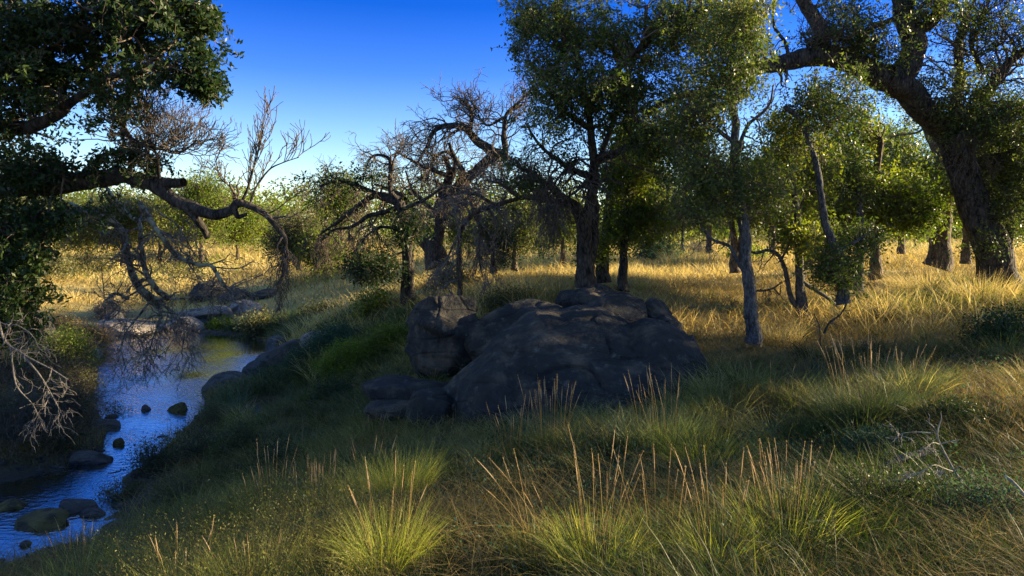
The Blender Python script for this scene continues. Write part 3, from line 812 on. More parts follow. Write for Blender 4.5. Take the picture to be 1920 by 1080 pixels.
# 2 lichened dead limbs hanging over the pool
tree('dead_tree', 'bare lichen spotted tree with drooping twigs hanging in a tangle over the pool', 'tree', [
    ([(300, 575, 10.2), (285, 562, 10.1), (262, 540, 10.0), (248, 512, 9.9), (238, 470, 9.8), (228, 432, 9.7), (205, 412, 9.6), (168, 398, 9.5), (130, 380, 9.5)], 0.075, 0.022, (14, .55, 2, -0.1)),
    ([(318, 560, 10.0), (296, 545, 9.9), (278, 522, 9.8), (268, 490, 9.8), (265, 455, 9.7), (262, 420, 9.6), (240, 402, 9.6), (215, 372, 9.5), (195, 345, 9.5)], 0.045, 0.022, (16, .55, 3, -0.05)),
    ([(262, 380, 9.4), (285, 418, 9.4), (310, 455, 9.4), (335, 482, 9.4), (372, 496, 9.4), (398, 500, 9.4), (420, 534, 9.4), (436, 546, 9.4)], 0.040, 0.022, (18, .5, 3, -0.02)),
    ([(240, 560, 10.0), (216, 550, 9.8), (200, 562, 9.6)], 0.028, 0.012, (8, .4, 2, -0.05)),
    ([(285, 562, 10.1), (262, 590, 9.8), (238, 620, 9.6), (228, 655, 9.5), (236, 690, 9.5)], 0.020, 0.006, (14, .42, 3, -0.12, 1.2, 0.45)),
    ([(295, 570, 10.1), (300, 600, 9.9), (285, 640, 9.7), (272, 680, 9.6)], 0.024, 0.006, (20, .42, 3, -0.12, 1.2, 0.45)),
    ([(295, 565, 10.1), (330, 590, 9.9), (345, 620, 9.8), (340, 665, 9.7)], 0.022, 0.006, (18, .42, 3, -0.12, 1.2, 0.45)),
    ([(290, 560, 10.0), (335, 560, 9.9), (370, 556, 9.8), (400, 548, 9.8)], 0.02, 0.006, (14, .45, 3, -0.05, 1.1, .4)),
    ([(205, 562, 9.6), (225, 580, 9.5), (200, 600, 9.5), (196, 560, 9.4), (190, 500, 9.4)], 0.012, 0.006, (8, .3, 2, -0.1)),
    ([(300, 400, 9.5), (330, 420, 9.5), (350, 450, 9.6), (365, 480, 9.6)], 0.014, 0.006, (14, .4, 3, -0.1, 1.1, .4)),
], lobes=[(300, 585, 9.9, 60, 40, .4, 26)], bark='bark_lichen', twig='twig_grey', twr=0.0045, leaf='leaf_olive', leaf_size=0.04, per=10, crad=0.08, base=P(300, 575, 10.2))

# 3 bleached twigs at the lower left
tree('dead_branch', 'bleached dead branch with clawed twigs hanging at the left edge above the bank', 'branch', [
    ([(-60, 520, 5.6), (-10, 590, 5.5), (10, 640, 5.5), (50, 668, 5.5), (92, 690, 5.5), (128, 712, 5.5)], 0.014, 0.004, (10, .26, 2, -0.10, 1., .35)),
    ([(40, 664, 5.5), (72, 700, 5.5), (98, 742, 5.5), (118, 780, 5.5)], 0.009, 0.003, (9, .22, 2, -0.10, 1., .35)),
    ([(5, 650, 5.5), (20, 610, 5.4), (50, 620, 5.4), (66, 636, 5.4)], 0.007, 0.003, (8, .2, 2, -0.05)),
    ([(20, 650, 5.5), (30, 720, 5.5), (62, 760, 5.5), (80, 800, 5.5)], 0.008, 0.003, (9, .22, 2, -0.10, 1., .35)),
], bark='twig_grey', twig='twig_grey', twr=0.0022)

# 4 drooping tree behind the green slope
tree('oak_tree', 'arching tree with slim dark trunk and limbs drooping left over a dark shrub', 'tree', [
    ([(766, 572, 15), (765, 530, 15), (764, 470, 15), (758, 410, 15), (750, 380, 15)], 0.15, 0.11, None),
    ([(758, 385, 15), (722, 372, 15), (690, 358, 15), (660, 345, 15), (625, 340, 15), (600, 350, 15)], 0.10, 0.025, (16, .6, 3, -0.08, 1.1, .35)),
    ([(758, 378, 15), (718, 366, 15.3), (690, 372, 15.4), (655, 400, 15.5), (620, 425, 15.6), (600, 440, 15.6)], 0.10, 0.02, (20, .6, 3, -0.2, 1.0, .35)),
    ([(752, 385, 15), (725, 395, 15), (690, 405, 15.1), (660, 425, 15.2), (625, 432, 15.2), (600, 455, 15.2)], 0.07, 0.02, (20, .6, 3, -0.25, 1.0, .35)),
    ([(750, 380, 15), (734, 360, 15), (732, 320, 15), (728, 296, 15), (700, 292, 15), (686, 312, 15)], 0.08, 0.015, (16, .6, 3, -0.03, 1.1, .35)),
    ([(733, 340, 15), (738, 300, 15), (748, 278, 15)], 0.04, 0.012, (14, .5, 2, 0.05)),
    ([(758, 392, 14.8), (800, 372, 14.6), (838, 350, 14.5), (870, 360, 14.5)], 0.05, 0.02, (12, .6, 3, -0.1, 1.1, .35)),
    ([(764, 440, 15), (720, 425, 14.8), (690, 440, 14.7), (668, 470, 14.6)], 0.05, 0.012, (20, .6, 3, -0.25, 1., .35)),
    ([(764, 470, 15), (735, 480, 14.8), (700, 500, 14.6)], 0.03, 0.01, None),
], lobes=[(640, 345, 15.2, 60, 22, 1.0, 60), (700, 335, 15.4, 45, 18, 1.0, 30), (612, 385, 15.2, 34, 36, 1.0, 34), (765, 425, 15, 30, 36, .5, 70), (700, 500, 14.6, 50, 22, .7, 130)],
    leaf='leaf_near', leaf_size=0.075, per=26, crad=0.13, bark='bark', twig='twig', twr=0.006)
# 5 bare arching tree
tree('dead_tree', 'tall bare tree with great arching limbs and fine twigs against the sky', 'tree', [
    ([(822, 500, 20), (818, 470, 20), (800, 445, 20), (792, 425, 20)], 0.34, 0.2, None),
    ([(815, 480, 20), (824, 430, 20), (822, 390, 20), (835, 350, 20), (842, 320, 20), (830, 290, 20)], 0.20, 0.06, (13, 1.0, 3, 0.0, 1.1, .36)),
    ([(800, 445, 20), (786, 410, 20), (765, 380, 20), (740, 360, 20), (716, 350, 20)], 0.14, 0.03, (9, 1.0, 3, -0.1, 1.1, .36)),
    ([(835, 350, 20), (850, 330, 20), (852, 300, 20), (836, 285, 20), (812, 300, 20), (800, 340, 20)], 0.10, 0.02, (15, 1.0, 3, -0.12, 1.1, .36)),
    ([(905, 430, 19.5), (880, 360, 19.6), (868, 320, 19.6), (850, 290, 19.6), (842, 268, 19.6)], 0.12, 0.05, (9, 1., 3, 0, 1.1, .36)),
    ([(940, 290, 19), (900, 268, 19), (870, 240, 19), (842, 236, 19), (815, 245, 19), (800, 275, 19), (780, 310, 19)], 0.15, 0.03, (23, 1.1, 3, -0.08, 1.1, .36)),
    ([(880, 245, 19), (884, 215, 19), (875, 195, 19)], 0.08, 0.03, (13, .9, 3, 0.1, 1.1, .36)),
    ([(950, 300, 19), (945, 250, 19), (950, 215, 19), (975, 190, 19), (1000, 160, 19)], 0.10, 0.02, (20, 1.1, 3, 0.05, 1.1, .36)),
    ([(945, 220, 19), (915, 235, 19), (895, 215, 19)], 0.05, 0.02, (12, .9, 3, 0.05, 1.1, .36)),
    ([(840, 330, 20), (800, 315, 20), (770, 300, 20), (745, 285, 20)], 0.08, 0.02, (12, 1.0, 3, 0.0, 1.1, .36)),
    ([(818, 400, 20), (790, 375, 20), (770, 350, 20), (760, 320, 20)], 0.08, 0.02, (12, .9, 3, 0.0, 1.1, .36)),
    ([(824, 420, 20), (850, 395, 19.5), (880, 380, 19), (905, 392, 19)], 0.08, 0.03, (12, .9, 3, -0.05, 1.1, .36)),
    ([(822, 400, 20), (860, 350, 19.8), (915, 300, 19.5), (945, 290, 19)], 0.16, 0.14, (10, 1.0, 3, 0, 1.1, .36)),
], bark='bark', twig='twig', twr=0.010)
# 6 bare tangle hanging behind the blocky boulder
tree('dead_tree', 'grey leafless tree with twisted twigs hanging down just behind the blocky boulder', 'tree', [
    ([(862, 560, 12.5), (862, 520, 12.5), (860, 470, 12.5), (866, 430, 12.5), (890, 400, 12.4), (930, 385, 12.3), (975, 370, 12.2)], 0.05, 0.04, (15, .8, 3, -0.15, 1.1, .36)),
    ([(866, 440, 12.5), (850, 460, 12.5), (835, 490, 12.5), (812, 492, 12.5)], 0.03, 0.012, (11, .5, 3, -0.2, 1.1, .36)),
    ([(890, 400, 12.4), (905, 440, 12.4), (898, 480, 12.4), (905, 520, 12.4)], 0.04, 0.012, (17, .5, 3, -0.25, 1.1, .36)),
    ([(930, 385, 12.3), (880, 360, 12.3), (850, 365, 12.4)], 0.04, 0.01, (15, .7, 3, -0.05, 1.1, .36)),
    ([(975, 370, 12.2), (940, 345, 12.2), (915, 340, 12.3)], 0.05, 0.01, (17, .7, 3, -0.05, 1.1, .36)),
    ([(975, 370, 12.2), (1020, 372, 11.9), (1060, 385, 11.7)], 0.05, 0.06, (10, .6, 3, -0.1, 1.1, .36)),
], bark='bark_mid', twig='twig_grey', twr=0.006)
# 7 forked oak behind the boulder, great crown
tree('oak_tree', 'forked oak standing directly behind the grey rock dome with a wide dense crown', 'tree', [
    ([(1098, 535, 11.6), (1098, 500, 11.6), (1096, 450, 11.6), (1090, 410, 11.6), (1075, 385, 11.6), (1055, 372, 11.6)], 0.16, 0.09, None),
    ([(1094, 430, 11.6), (1106, 380, 11.6), (1112, 330, 11.5), (1110, 270, 11.3), (1100, 200, 11.1), (1085, 120, 11), (1060, 40, 11)], 0.12, 0.03, (8, .6, 2, 0)),
    ([(1102, 500, 11.7), (1112, 440, 11.8), (1116, 390, 11.9), (1108, 340, 12), (1130, 280, 12), (1160, 200, 12), (1190, 110, 11.8)], 0.11, 0.03, (8, .6, 2, 0)),
    ([(1055, 372, 11.6), (1030, 350, 11.4), (1000, 330, 11.2), (970, 310, 11)], 0.08, 0.02, (20, .6, 3, -0.1)),
    ([(1112, 330, 11.5), (1075, 320, 11.3), (1045, 300, 11.1), (1010, 270, 10.9), (985, 230, 10.8)], 0.07, 0.015, (20, .6, 3, -0.1)),
    ([(1112, 300, 11.5), (1150, 290, 11.2), (1200, 260, 10.9), (1260, 230, 10.6), (1320, 200, 10.4)], 0.08, 0.02, (16, .6, 3, -0.05)),
    ([(1105, 240, 11.2), (1060, 210, 11), (1020, 160, 10.8), (990, 110, 10.7)], 0.06, 0.012, None),
    ([(1100, 200, 11.1), (1150, 140, 10.9), (1200, 90, 10.7), (1270, 40, 10.6), (1340, 10, 10.6)], 0.07, 0.02, None),
    ([(1110, 320, 11.4), (1090, 350, 11.0), (1050, 380, 10.8), (1010, 400, 10.7)], 0.04, 0.01, (22, .6, 3, -0.2, 1., .36)),
    ([(1080, 300, 11.2), (1050, 330, 10.9), (1020, 380, 10.8)], 0.03, 0.01, (22, .6, 3, -0.2, 1., .36)),
], lobes=[(1060, 60, 11, 105, 75, 1.3, 288), (1180, 60, 11, 110, 80, 1.3, 275), (1310, 60, 10.6, 105, 80, 1.2, 261), (1060, 170, 10.9, 95, 70, 1.1, 247), (1170, 180, 10.9, 100, 60, 1.1, 206),
          (1290, 170, 10.6, 110, 50, 1.0, 178), (1030, 260, 10.9, 70, 60, .9, 130), (990, 320, 11, 45, 50, .7, 88), (985, 30, 10.9, 32, 34, .5, 41), (968, 98, 10.8, 16, 12, .2, 7), (1250, 260, 10.7, 100, 55, .9, 150), (1300, 330, 10.8, 70, 50, .7, 75)],
    leaf='leaf_oak', leaf_size=0.062, per=40, crad=0.10, bark='bark', twig='twig', twr=0.005, secr=0.03, sec=160)
# 8 leafy trunks right of the forked oak
tree('oak_tree', 'narrow leafy tree close behind the forked oak, trunk showing right of the dome', 'tree', [
    ([(1132, 530, 13.5), (1132, 480, 13.5), (1138, 420, 13.5), (1145, 350, 13.5), (1150, 280, 13.5)], 0.14, 0.05, None),
    ([(1134, 470, 13.5), (1115, 460, 13.4), (1100, 470, 13.4)], 0.03, 0.01, None),
], lobes=[(1150, 340, 13.5, 55, 70, .8, 230), (1190, 270, 13.5, 70, 50, 1., 150), (1110, 470, 13.3, 18, 28, .3, 20)], leaf='leaf_yellow', leaf_size=0.085, per=30, crad=0.15)
tree('oak_tree', 'dark bushy tree with a slim trunk planted at the right foot of the rock dome', 'tree', [
    ([(1168, 545, 12.6), (1168, 500, 12.6), (1170, 440, 12.6), (1175, 380, 12.6), (1180, 300, 12.6)], 0.10, 0.04, None),
    ([(1169, 440, 12.6), (1200, 415, 12.5), (1230, 400, 12.4)], 0.03, 0.01, None),
], lobes=[(1185, 415, 12.6, 66, 44, .7, 120), (1220, 395, 12.5, 34, 26, .5, 40), (1150, 440, 12.6, 26, 36, .5, 34), (1200, 320, 12.6, 60, 50, .8, 110)], leaf='leaf_yellow', leaf_size=0.075, per=30, crad=0.13)
# 9 slim blue-grey trunk right of the boulder
tree('oak_tree', 'slim straight grey trunk standing in the open just right of the huge boulder', 'tree', [
    ([(1411, 645, 9), (1409, 600, 9), (1405, 540, 9), (1400, 480, 9), (1394, 420, 9), (1384, 360, 9.0), (1376, 310, 9), (1380, 250, 9), (1372, 180, 9), (1384, 110, 9)], 0.098, 0.045, None),
    ([(1402, 520, 9), (1385, 492, 9), (1372, 468, 9), (1362, 458, 9), (1335, 448, 9), (1318, 428, 9), (1300, 400, 9), (1285, 370, 9)], 0.030, 0.012, (8, .35, 2, -0.1)),
    ([(1380, 340, 9), (1350, 310, 8.9), (1320, 290, 8.8), (1290, 285, 8.8)], 0.035, 0.01, (8, .35, 2, 0)),
    ([(1378, 300, 9), (1400, 240, 8.9), (1440, 200, 8.8), (1450, 160, 8.8)], 0.035, 0.01, (8, .35, 2, 0)),
    ([(1378, 270, 9), (1330, 230, 8.9), (1290, 200, 8.8)], 0.035, 0.01, (8, .35, 2, 0)),
    ([(1374, 200, 9), (1420, 130, 8.9), (1400, 60, 8.8)], 0.035, 0.01, None),
], lobes=[(1330, 330, 9, 85, 60, .7, 190), (1400, 260, 9, 85, 70, .7, 150), (1300, 250, 8.9, 80, 60, .7, 130), (1370, 120, 8.9, 75, 70, .7, 150), (1415, 370, 9.2, 60, 50, .6, 90), (1390, 40, 8.9, 50, 50, .6, 110), (1320, 400, 9, 60, 28, .5, 50), (1340, 200, 9.2, 90, 60, .8, 150), (1400, 330, 9.4, 70, 60, .8, 120)],
    leaf='leaf_oak', leaf_size=0.052, per=32, crad=0.11, bark='bark_pale', twig='twig', twr=0.004)
# 10 crooked thin tree with dead limbs
tree('oak_tree', 'thin tree with a crooked dead limb arching left and another sagging right', 'tree', [
    ([(1503, 590, 11), (1501, 540, 11), (1499, 480, 11), (1496, 420, 11), (1488, 350, 11), (1480, 290, 11)], 0.088, 0.035, None),
    ([(1503, 585, 11), (1484, 560, 11), (1478, 530, 11), (1470, 500, 11), (1458, 478, 11), (1440, 470, 11), (1420, 474, 11), (1400, 470, 11)], 0.05, 0.02, (8, .3, 2, -0.05)),
    ([(1474, 505, 11), (1466, 488, 11), (1474, 470, 11), (1482, 455, 11)], 0.03, 0.012, None),
    ([(1506, 530, 11), (1530, 545, 11), (1550, 558, 11), (1568, 574, 11)], 0.04, 0.025, None),
], lobes=[(1480, 320, 11, 55, 80, .8, 190), (1500, 420, 11, 50, 55, .6, 130), (1470, 230, 11.2, 50, 50, .7, 70), (1530, 350, 11.3, 45, 60, .7, 110)], leaf='leaf_yellow', leaf_size=0.07, per=28, crad=0.13, bark='bark_pale')
tree('dead_branch', 'dead stick propped on the meadow below the crooked limb of the thin tree', 'branch', [
    ([(1404, 545, 12), (1430, 545, 12), (1450, 540, 12), (1466, 528, 12)], 0.025, 0.012, (6, .3, 2, 0.0)),
    ([(1450, 540, 12), (1462, 552, 12), (1464, 535, 12)], 0.018, 0.008, None)], bark='bark_mid', base=P(1404, 552, 12))
tree('dead_branch', 'forked dead branch rising out of the shaded grass left of the tall bluish tussock', 'branch', [
    ([(1545, 625, 7.4), (1555, 605, 7.4), (1575, 590, 7.4), (1588, 568, 7.4), (1592, 552, 7.4)], 0.014, 0.006, (6, .15, 2, 0.0)),
    ([(1538, 650, 7.4), (1536, 612, 7.4), (1526, 588, 7.4)], 0.010, 0.004, (5, .12, 2, 0.0))], bark='bark', twr=0.002)
# 11 pale leaning trunk
tree('oak_tree', 'leaning bare blue grey stem rising from a leafy base between two thin trunks', 'tree', [
    ([(1582, 570, 10), (1582, 530, 10), (1580, 490, 10), (1562, 455, 10), (1548, 420, 10), (1540, 370, 10), (1530, 310, 10), (1514, 262, 10), (1500, 225, 10), (1470, 200, 10)], 0.085, 0.03, None),
    ([(1575, 470, 10), (1600, 455, 10), (1625, 440, 10)], 0.035, 0.015, None),
    ([(1532, 320, 10), (1512, 230, 10), (1518, 180, 10)], 0.03, 0.01, (8, .4, 2, 0)),
], lobes=[(1580, 510, 10, 45, 28, .4, 130), (1560, 470, 10, 30, 40, .4, 50), (1520, 240, 10, 55, 50, .7, 60), (1480, 190, 10, 60, 40, .6, 60), (1560, 190, 10.2, 60, 60, .8, 90), (1620, 450, 10.2, 40, 25, .5, 60)],
    leaf='leaf_oak', leaf_size=0.06, per=30, crad=0.12, bark='bark_pale')
# 12 mid-ground trees on the right
tree('oak_tree', 'short dark brown trunk under a dense dark crown, middle one of the right grove', 'tree', [
    ([(1643, 520, 14.5), (1642, 480, 14.5), (1640, 420, 14.5), (1642, 340, 14.5), (1650, 260, 14.5)], 0.13, 0.06, None),
    ([(1642, 420, 14.5), (1690, 380, 14.5), (1720, 360, 14.3)], 0.05, 0.015, None),
    ([(1642, 400, 14.5), (1600, 360, 14.5), (1570, 330, 14.3)], 0.05, 0.015, None),
], lobes=[(1650, 360, 14.5, 85, 60, 1.2, 330), (1640, 250, 14.5, 75, 60, 1.2, 230), (1700, 400, 14.3, 50, 30, .8, 110), (1590, 400, 14.3, 45, 40, .8, 120)], leaf='leaf_yellow', leaf_size=0.09, per=30, crad=0.17, bark='bark_mid')
tree('oak_tree', 'pale grey trunk half hidden left of the short dark brown trunk', 'tree', [
    ([(1609, 555, 13.2), (1610, 520, 13.2), (1613, 470, 13.2), (1614, 420, 13.2), (1610, 350, 13.2)], 0.10, 0.05, None)],
    lobes=[(1600, 330, 13.2, 60, 60, .9, 150)], leaf='leaf_oak', leaf_size=0.08, per=26, crad=0.15, bark='bark_pale')
tree('oak_tree', 'stout rough barked trunk lit on its right side, left of the great oak', 'tree', [
    ([(1757, 502, 17), (1760, 470, 17), (1766, 420, 17), (1772, 370, 17), (1765, 300, 17), (1740, 230, 17)], 0.27, 0.13, None),
    ([(1770, 360, 17), (1800, 310, 17), (1830, 280, 17)], 0.10, 0.04, None),
], lobes=[(1750, 345, 16.8, 75, 50, 1.4, 260), (1740, 240, 17, 80, 60, 1.6, 170), (1830, 290, 17, 70, 60, 1.4, 150)], leaf='leaf_oak', leaf_size=0.10, per=28, crad=0.2, bark='bark_mid')
tree('oak_tree', 'thin trunk between the stout trunk and the great oak', 'tree', [
    ([(1811, 495, 19), (1812, 450, 19), (1810, 400, 19), (1806, 340, 19)], 0.12, 0.08, None)],
    lobes=[(1800, 380, 19, 45, 30, 1., 70), (1830, 330, 19, 60, 50, 1., 110)], leaf='leaf_bright', leaf_size=0.11, per=24, crad=0.22, bark='bark_mid')
tree('oak_tree', 'young tree with two grey stems far behind the slim straight trunk', 'tree', [
    ([(1378, 512, 19), (1378, 470, 19), (1372, 430, 19), (1365, 380, 19)], 0.13, 0.07, None),
    ([(1386, 510, 19), (1388, 460, 19), (1392, 420, 19)], 0.08, 0.05, None)],
    lobes=[(1365, 370, 19, 70, 45, 1.5, 130), (1420, 400, 19, 40, 35, 1, 70)], leaf='leaf_olive', leaf_size=0.11, per=22, crad=0.2, bark='bark_mid')
tree('oak_tree', 'yellowish leafy tree behind the thin crooked tree', 'tree', [
    ([(1516, 505, 18), (1515, 460, 18), (1518, 400, 18), (1520, 340, 18)], 0.12, 0.06, None)],
    lobes=[(1525, 400, 18, 60, 40, 1.4, 150), (1520, 300, 18, 70, 60, 1.4, 170)], leaf='leaf_yellow', leaf_size=0.11, per=24, crad=0.22, bark='bark_mid')
# 13 great oak on the right
tree('oak_tree', 'great leaning oak at the right edge, thickest trunk, one limb arching far left', 'tree', [
    ([(1885, 555, 13), (1872, 520, 13), (1858, 470, 13), (1840, 410, 13), (1818, 350, 13), (1798, 290, 13), (1768, 240, 12.8), (1722, 200, 12.6), (1690, 165, 12.4), (1655, 140, 12.2)], 0.32, 0.21, None),
    ([(1690, 160, 12.4), (1640, 140, 12.2), (1595, 118, 12.0), (1550, 108, 11.8), (1500, 112, 11.6), (1450, 122, 11.5), (1420, 128, 11.4), (1370, 150, 11.2), (1320, 170, 11.0), (1260, 185, 10.9), (1210, 215, 10.8)], 0.26, 0.03, (10, .6, 2, 0)),
    ([(1425, 128, 11.4), (1414, 105, 11.4), (1404, 78, 11.4), (1370, 62, 11.3)], 0.085, 0.03, None),
    ([(1540, 105, 11.8), (1545, 80, 11.8), (1536, 45, 11.8), (1515, 15, 11.8), (1490, -30, 11.8)], 0.15, 0.11, None),
    ([(1680, 150, 12.3), (1710, 115, 12.3), (1712, 70, 12.2), (1700, 30, 12.2), (1690, -30, 12.2)], 0.24, 0.16, None),
    ([(1712, 60, 12.2), (1745, 45, 12.1), (1765, 15, 12), (1780, -30, 12)], 0.12, 0.09, None),
    ([(1700, 25, 12.2), (1660, 42, 12.1), (1620, 58, 12), (1575, 75, 11.9)], 0.06, 0.03, (10, .5, 2, 0)),
    ([(1780, 250, 12.8), (1790, 200, 12.9), (1800, 150, 13), (1795, 90, 13.1), (1810, 30, 13.2)], 0.12, 0.06, (14, .8, 3, 0.05)),
    ([(1798, 270, 12.9), (1830, 220, 12.8), (1860, 160, 12.7), (1900, 110, 12.6), (1960, 70, 12.5)], 0.14, 0.06, (20, .8, 3, 0.05)),
    ([(1815, 320, 13), (1850, 300, 12.9), (1890, 290, 12.8), (1950, 270, 12.7)], 0.14, 0.08, (10, .6, 2, 0)),
    ([(1840, 130, 12.8), (1820, 70, 12.8), (1850, 20, 12.8)], 0.06, 0.02, (26, .8, 3, 0.05)),
    ([(1860, 160, 12.7), (1830, 180, 12.6), (1820, 240, 12.5), (1812, 290, 12.5)], 0.04, 0.01, (30, .6, 3, -0.25)),
    ([(1480, 112, 11.5), (1472, 80, 11.5), (1452, 50, 11.5), (1450, 20, 11.5), (1455, -10, 11.5)], 0.035, 0.018, (3, .3, 1, 0)),
    ([(1500, 112, 11.6), (1530, 70, 11.5), (1560, 60, 11.5)], 0.03, 0.01, (20, .5, 3, .05)),
    ([(1880, 500, 13), (1890, 430, 13), (1888, 380, 13), (1880, 330, 13)], 0.10, 0.05, None),
], lobes=[(1580, 70, 11.8, 60, 35, .8, 75), (1600, 20, 11.8, 60, 40, .8, 40), (1640, 95, 12, 45, 40, .8, 60), (1760, 180, 12.6, 75, 60, .9, 190), (1820, 240, 12.6, 60, 60, .9, 150), (1700, 240, 12.6, 40, 30, .6, 50),
          (1900, 220, 12.7, 70, 70, 1.2, 230), (1880, 380, 13, 50, 90, .9, 260), (1860, 60, 12.8, 80, 60, 1.0, 120), (1920, 320, 12.8, 60, 60, 1, 170), (1500, 95, 11.6, 60, 18, .5, 50), (1830, 440, 12.9, 30, 50, .5, 60), (1745, 20, 12, 70, 35, .8, 70),
          (1800, -120, 12.5, 160, 110, 2.0, 260), (1560, -130, 11.8, 160, 110, 2.0, 200), (1980, 60, 13, 90, 150, 1.6, 220)],
    leaf='leaf_oak', leaf_size=0.062, per=34, crad=0.14, bark='bark', twig='twig', twr=0.006, flare=0.28, sec=120)

# ------------------------------------------------------------------ trees on the far side
def simple_tree(px, pyb, Y, hpx, rpx, label, leaf='leaf_yellow', n=200, name='oak_tree', bark='bark_mid', group='trees along the far edge of the meadow', ls=None, low=0.25, lean=0, cat='tree'):
    top = pyb - hpx
    r = hpx * 0.018 / F * Y + 0.05
    cr = hpx * (1 - low)
    lobes = []
    g = np.random.default_rng(int(px * 7 + pyb))
    for k in range(5):
        lobes.append((px + lean + g.uniform(-.45, .45) * rpx, top + cr * g.uniform(.3, .75), Y + g.uniform(-.5, .5), rpx * g.uniform(.5, .8), cr * g.uniform(.28, .45), rpx / F * Y * .7, n // 5))
    lobes.append((px + lean, top + cr * .28, Y, rpx * .5, cr * .27, rpx / F * Y * .5, n // 6))
    tree(name, label, cat, [
        ([(px, pyb + 6, Y), (px + lean * .3, pyb - hpx * .25, Y), (px + lean * .6, pyb - hpx * .5, Y), (px + lean, top + hpx * .2, Y)], r, r * .35, None),
        ([(px + lean * .3, pyb - hpx * .3, Y), (px - rpx * .3, pyb - hpx * .5, Y), (px - rpx * .6, pyb - hpx * .62, Y)], r * .5, r * .2, None),
        ([(px + lean * .3, pyb - hpx * .35, Y), (px + rpx * .3, pyb - hpx * .55, Y), (px + rpx * .6, pyb - hpx * .7, Y)], r * .5, r * .2, None)],
        lobes, leaf=leaf, leaf_size=ls or max(0.0042 * Y, 0.06), per=40, crad=0.011 * Y, bark=bark, twr=0.00035 * Y + .002, group=group)

FT = [
    (30, 500, 30, 150, 90, 'green tree behind the near oak at the far left edge', 'leaf_oak', 260),
    (105, 500, 34, 130, 70, 'dark green tree second from the left beyond the sunny meadow', 'leaf_oak', 220),
    (165, 495, 38, 110, 60, 'dull green tree beyond the meadow left of the hanging bare limbs', 'leaf_yellow', 200),
    (230, 492, 36, 120, 60, 'green tree beyond the meadow seen between the two hanging bare limbs', 'leaf_oak', 200),
    (300, 488, 40, 115, 60, 'yellow green tree beyond the meadow right of the hanging bare limbs', 'leaf_yellow', 200),
    (378, 485, 36, 148, 62, 'tallest bright green tree beyond the meadow under the bare arm of the near oak', 'leaf_bright', 260),
    (445, 482, 42, 95, 55, 'bright yellow green round tree beyond the meadow below the upright bare twigs', 'leaf_bright', 200),
    (500, 480, 46, 80, 45, 'small bright tree beyond the meadow where the bare arm bends down', 'leaf_bright', 140),
]
for a in FT: simple_tree(*a)
simple_tree(560, 500, 24, 90, 55, 'dark drooping tree in front of the bright trees, left of the arching tree', 'leaf_olive', 200, low=.1, group=None)
simple_tree(605, 500, 23, 62, 45, 'low green bushy tree at the left end of the arching limbs', 'leaf_yellow', 160, low=.05, group=None)
simple_tree(640, 470, 30, 145, 55, 'leafy pale green tree behind the tips of the arching limbs', 'leaf_yellow', 160, group=None)
simple_tree(880, 480, 27, 95, 50, 'yellow green tree behind the bare arching tree', 'leaf_yellow', 180, group=None)
simple_tree(965, 500, 20, 130, 60, 'small tree with a brown trunk left of the forked oak, above the golden grass', 'leaf_oak', 240, group=None)
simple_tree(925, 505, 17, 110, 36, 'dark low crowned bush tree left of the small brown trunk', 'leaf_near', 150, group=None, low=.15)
simple_tree(1055, 492, 25, 120, 55, 'thin stemmed tree just left of the forked oak', 'leaf_yellow', 170, group=None)
simple_tree(1012, 480, 30, 90, 50, 'pale stemmed tree between the brown trunk and the thin stemmed tree', 'leaf_yellow', 140, group=None, bark='bark_pale')
simple_tree(1280, 462, 34, 90, 60, 'grey scrubby tree in the open gap beyond the golden meadow', 'leaf_olive', 130, group=None, bark='bark_pale', low=.3)
simple_tree(1240, 460, 40, 130, 60, 'yellow green tree at the left side of the open gap in the meadow', 'leaf_yellow', 170, group=None)
simple_tree(1450, 470, 34, 190, 70, 'tall yellow green tree in the second row behind the thin crooked tree', 'leaf_yellow', 300, group=None)
simple_tree(1560, 475, 28, 220, 75, 'tall tree with light coming through, behind the leaning blue grey stem', 'leaf_yellow', 320, group=None)
simple_tree(1690, 470, 32, 240, 80, 'tall back row tree seen between the brown trunk and the stout trunk', 'leaf_bright', 300, group=None)
simple_tree(1850, 465, 30, 240, 80, 'tall back row tree seen behind the crown of the great oak', 'leaf_yellow', 320, group=None)
simple_tree(1330, 468, 30, 200, 60, 'tall slender back row tree behind the slim straight grey trunk', 'leaf_oak', 220, group=None)
simple_tree(1930, 480, 22, 190, 60, 'yellow leaved tree cut by the right edge behind the great oak', 'leaf_bright', 220, group=None)

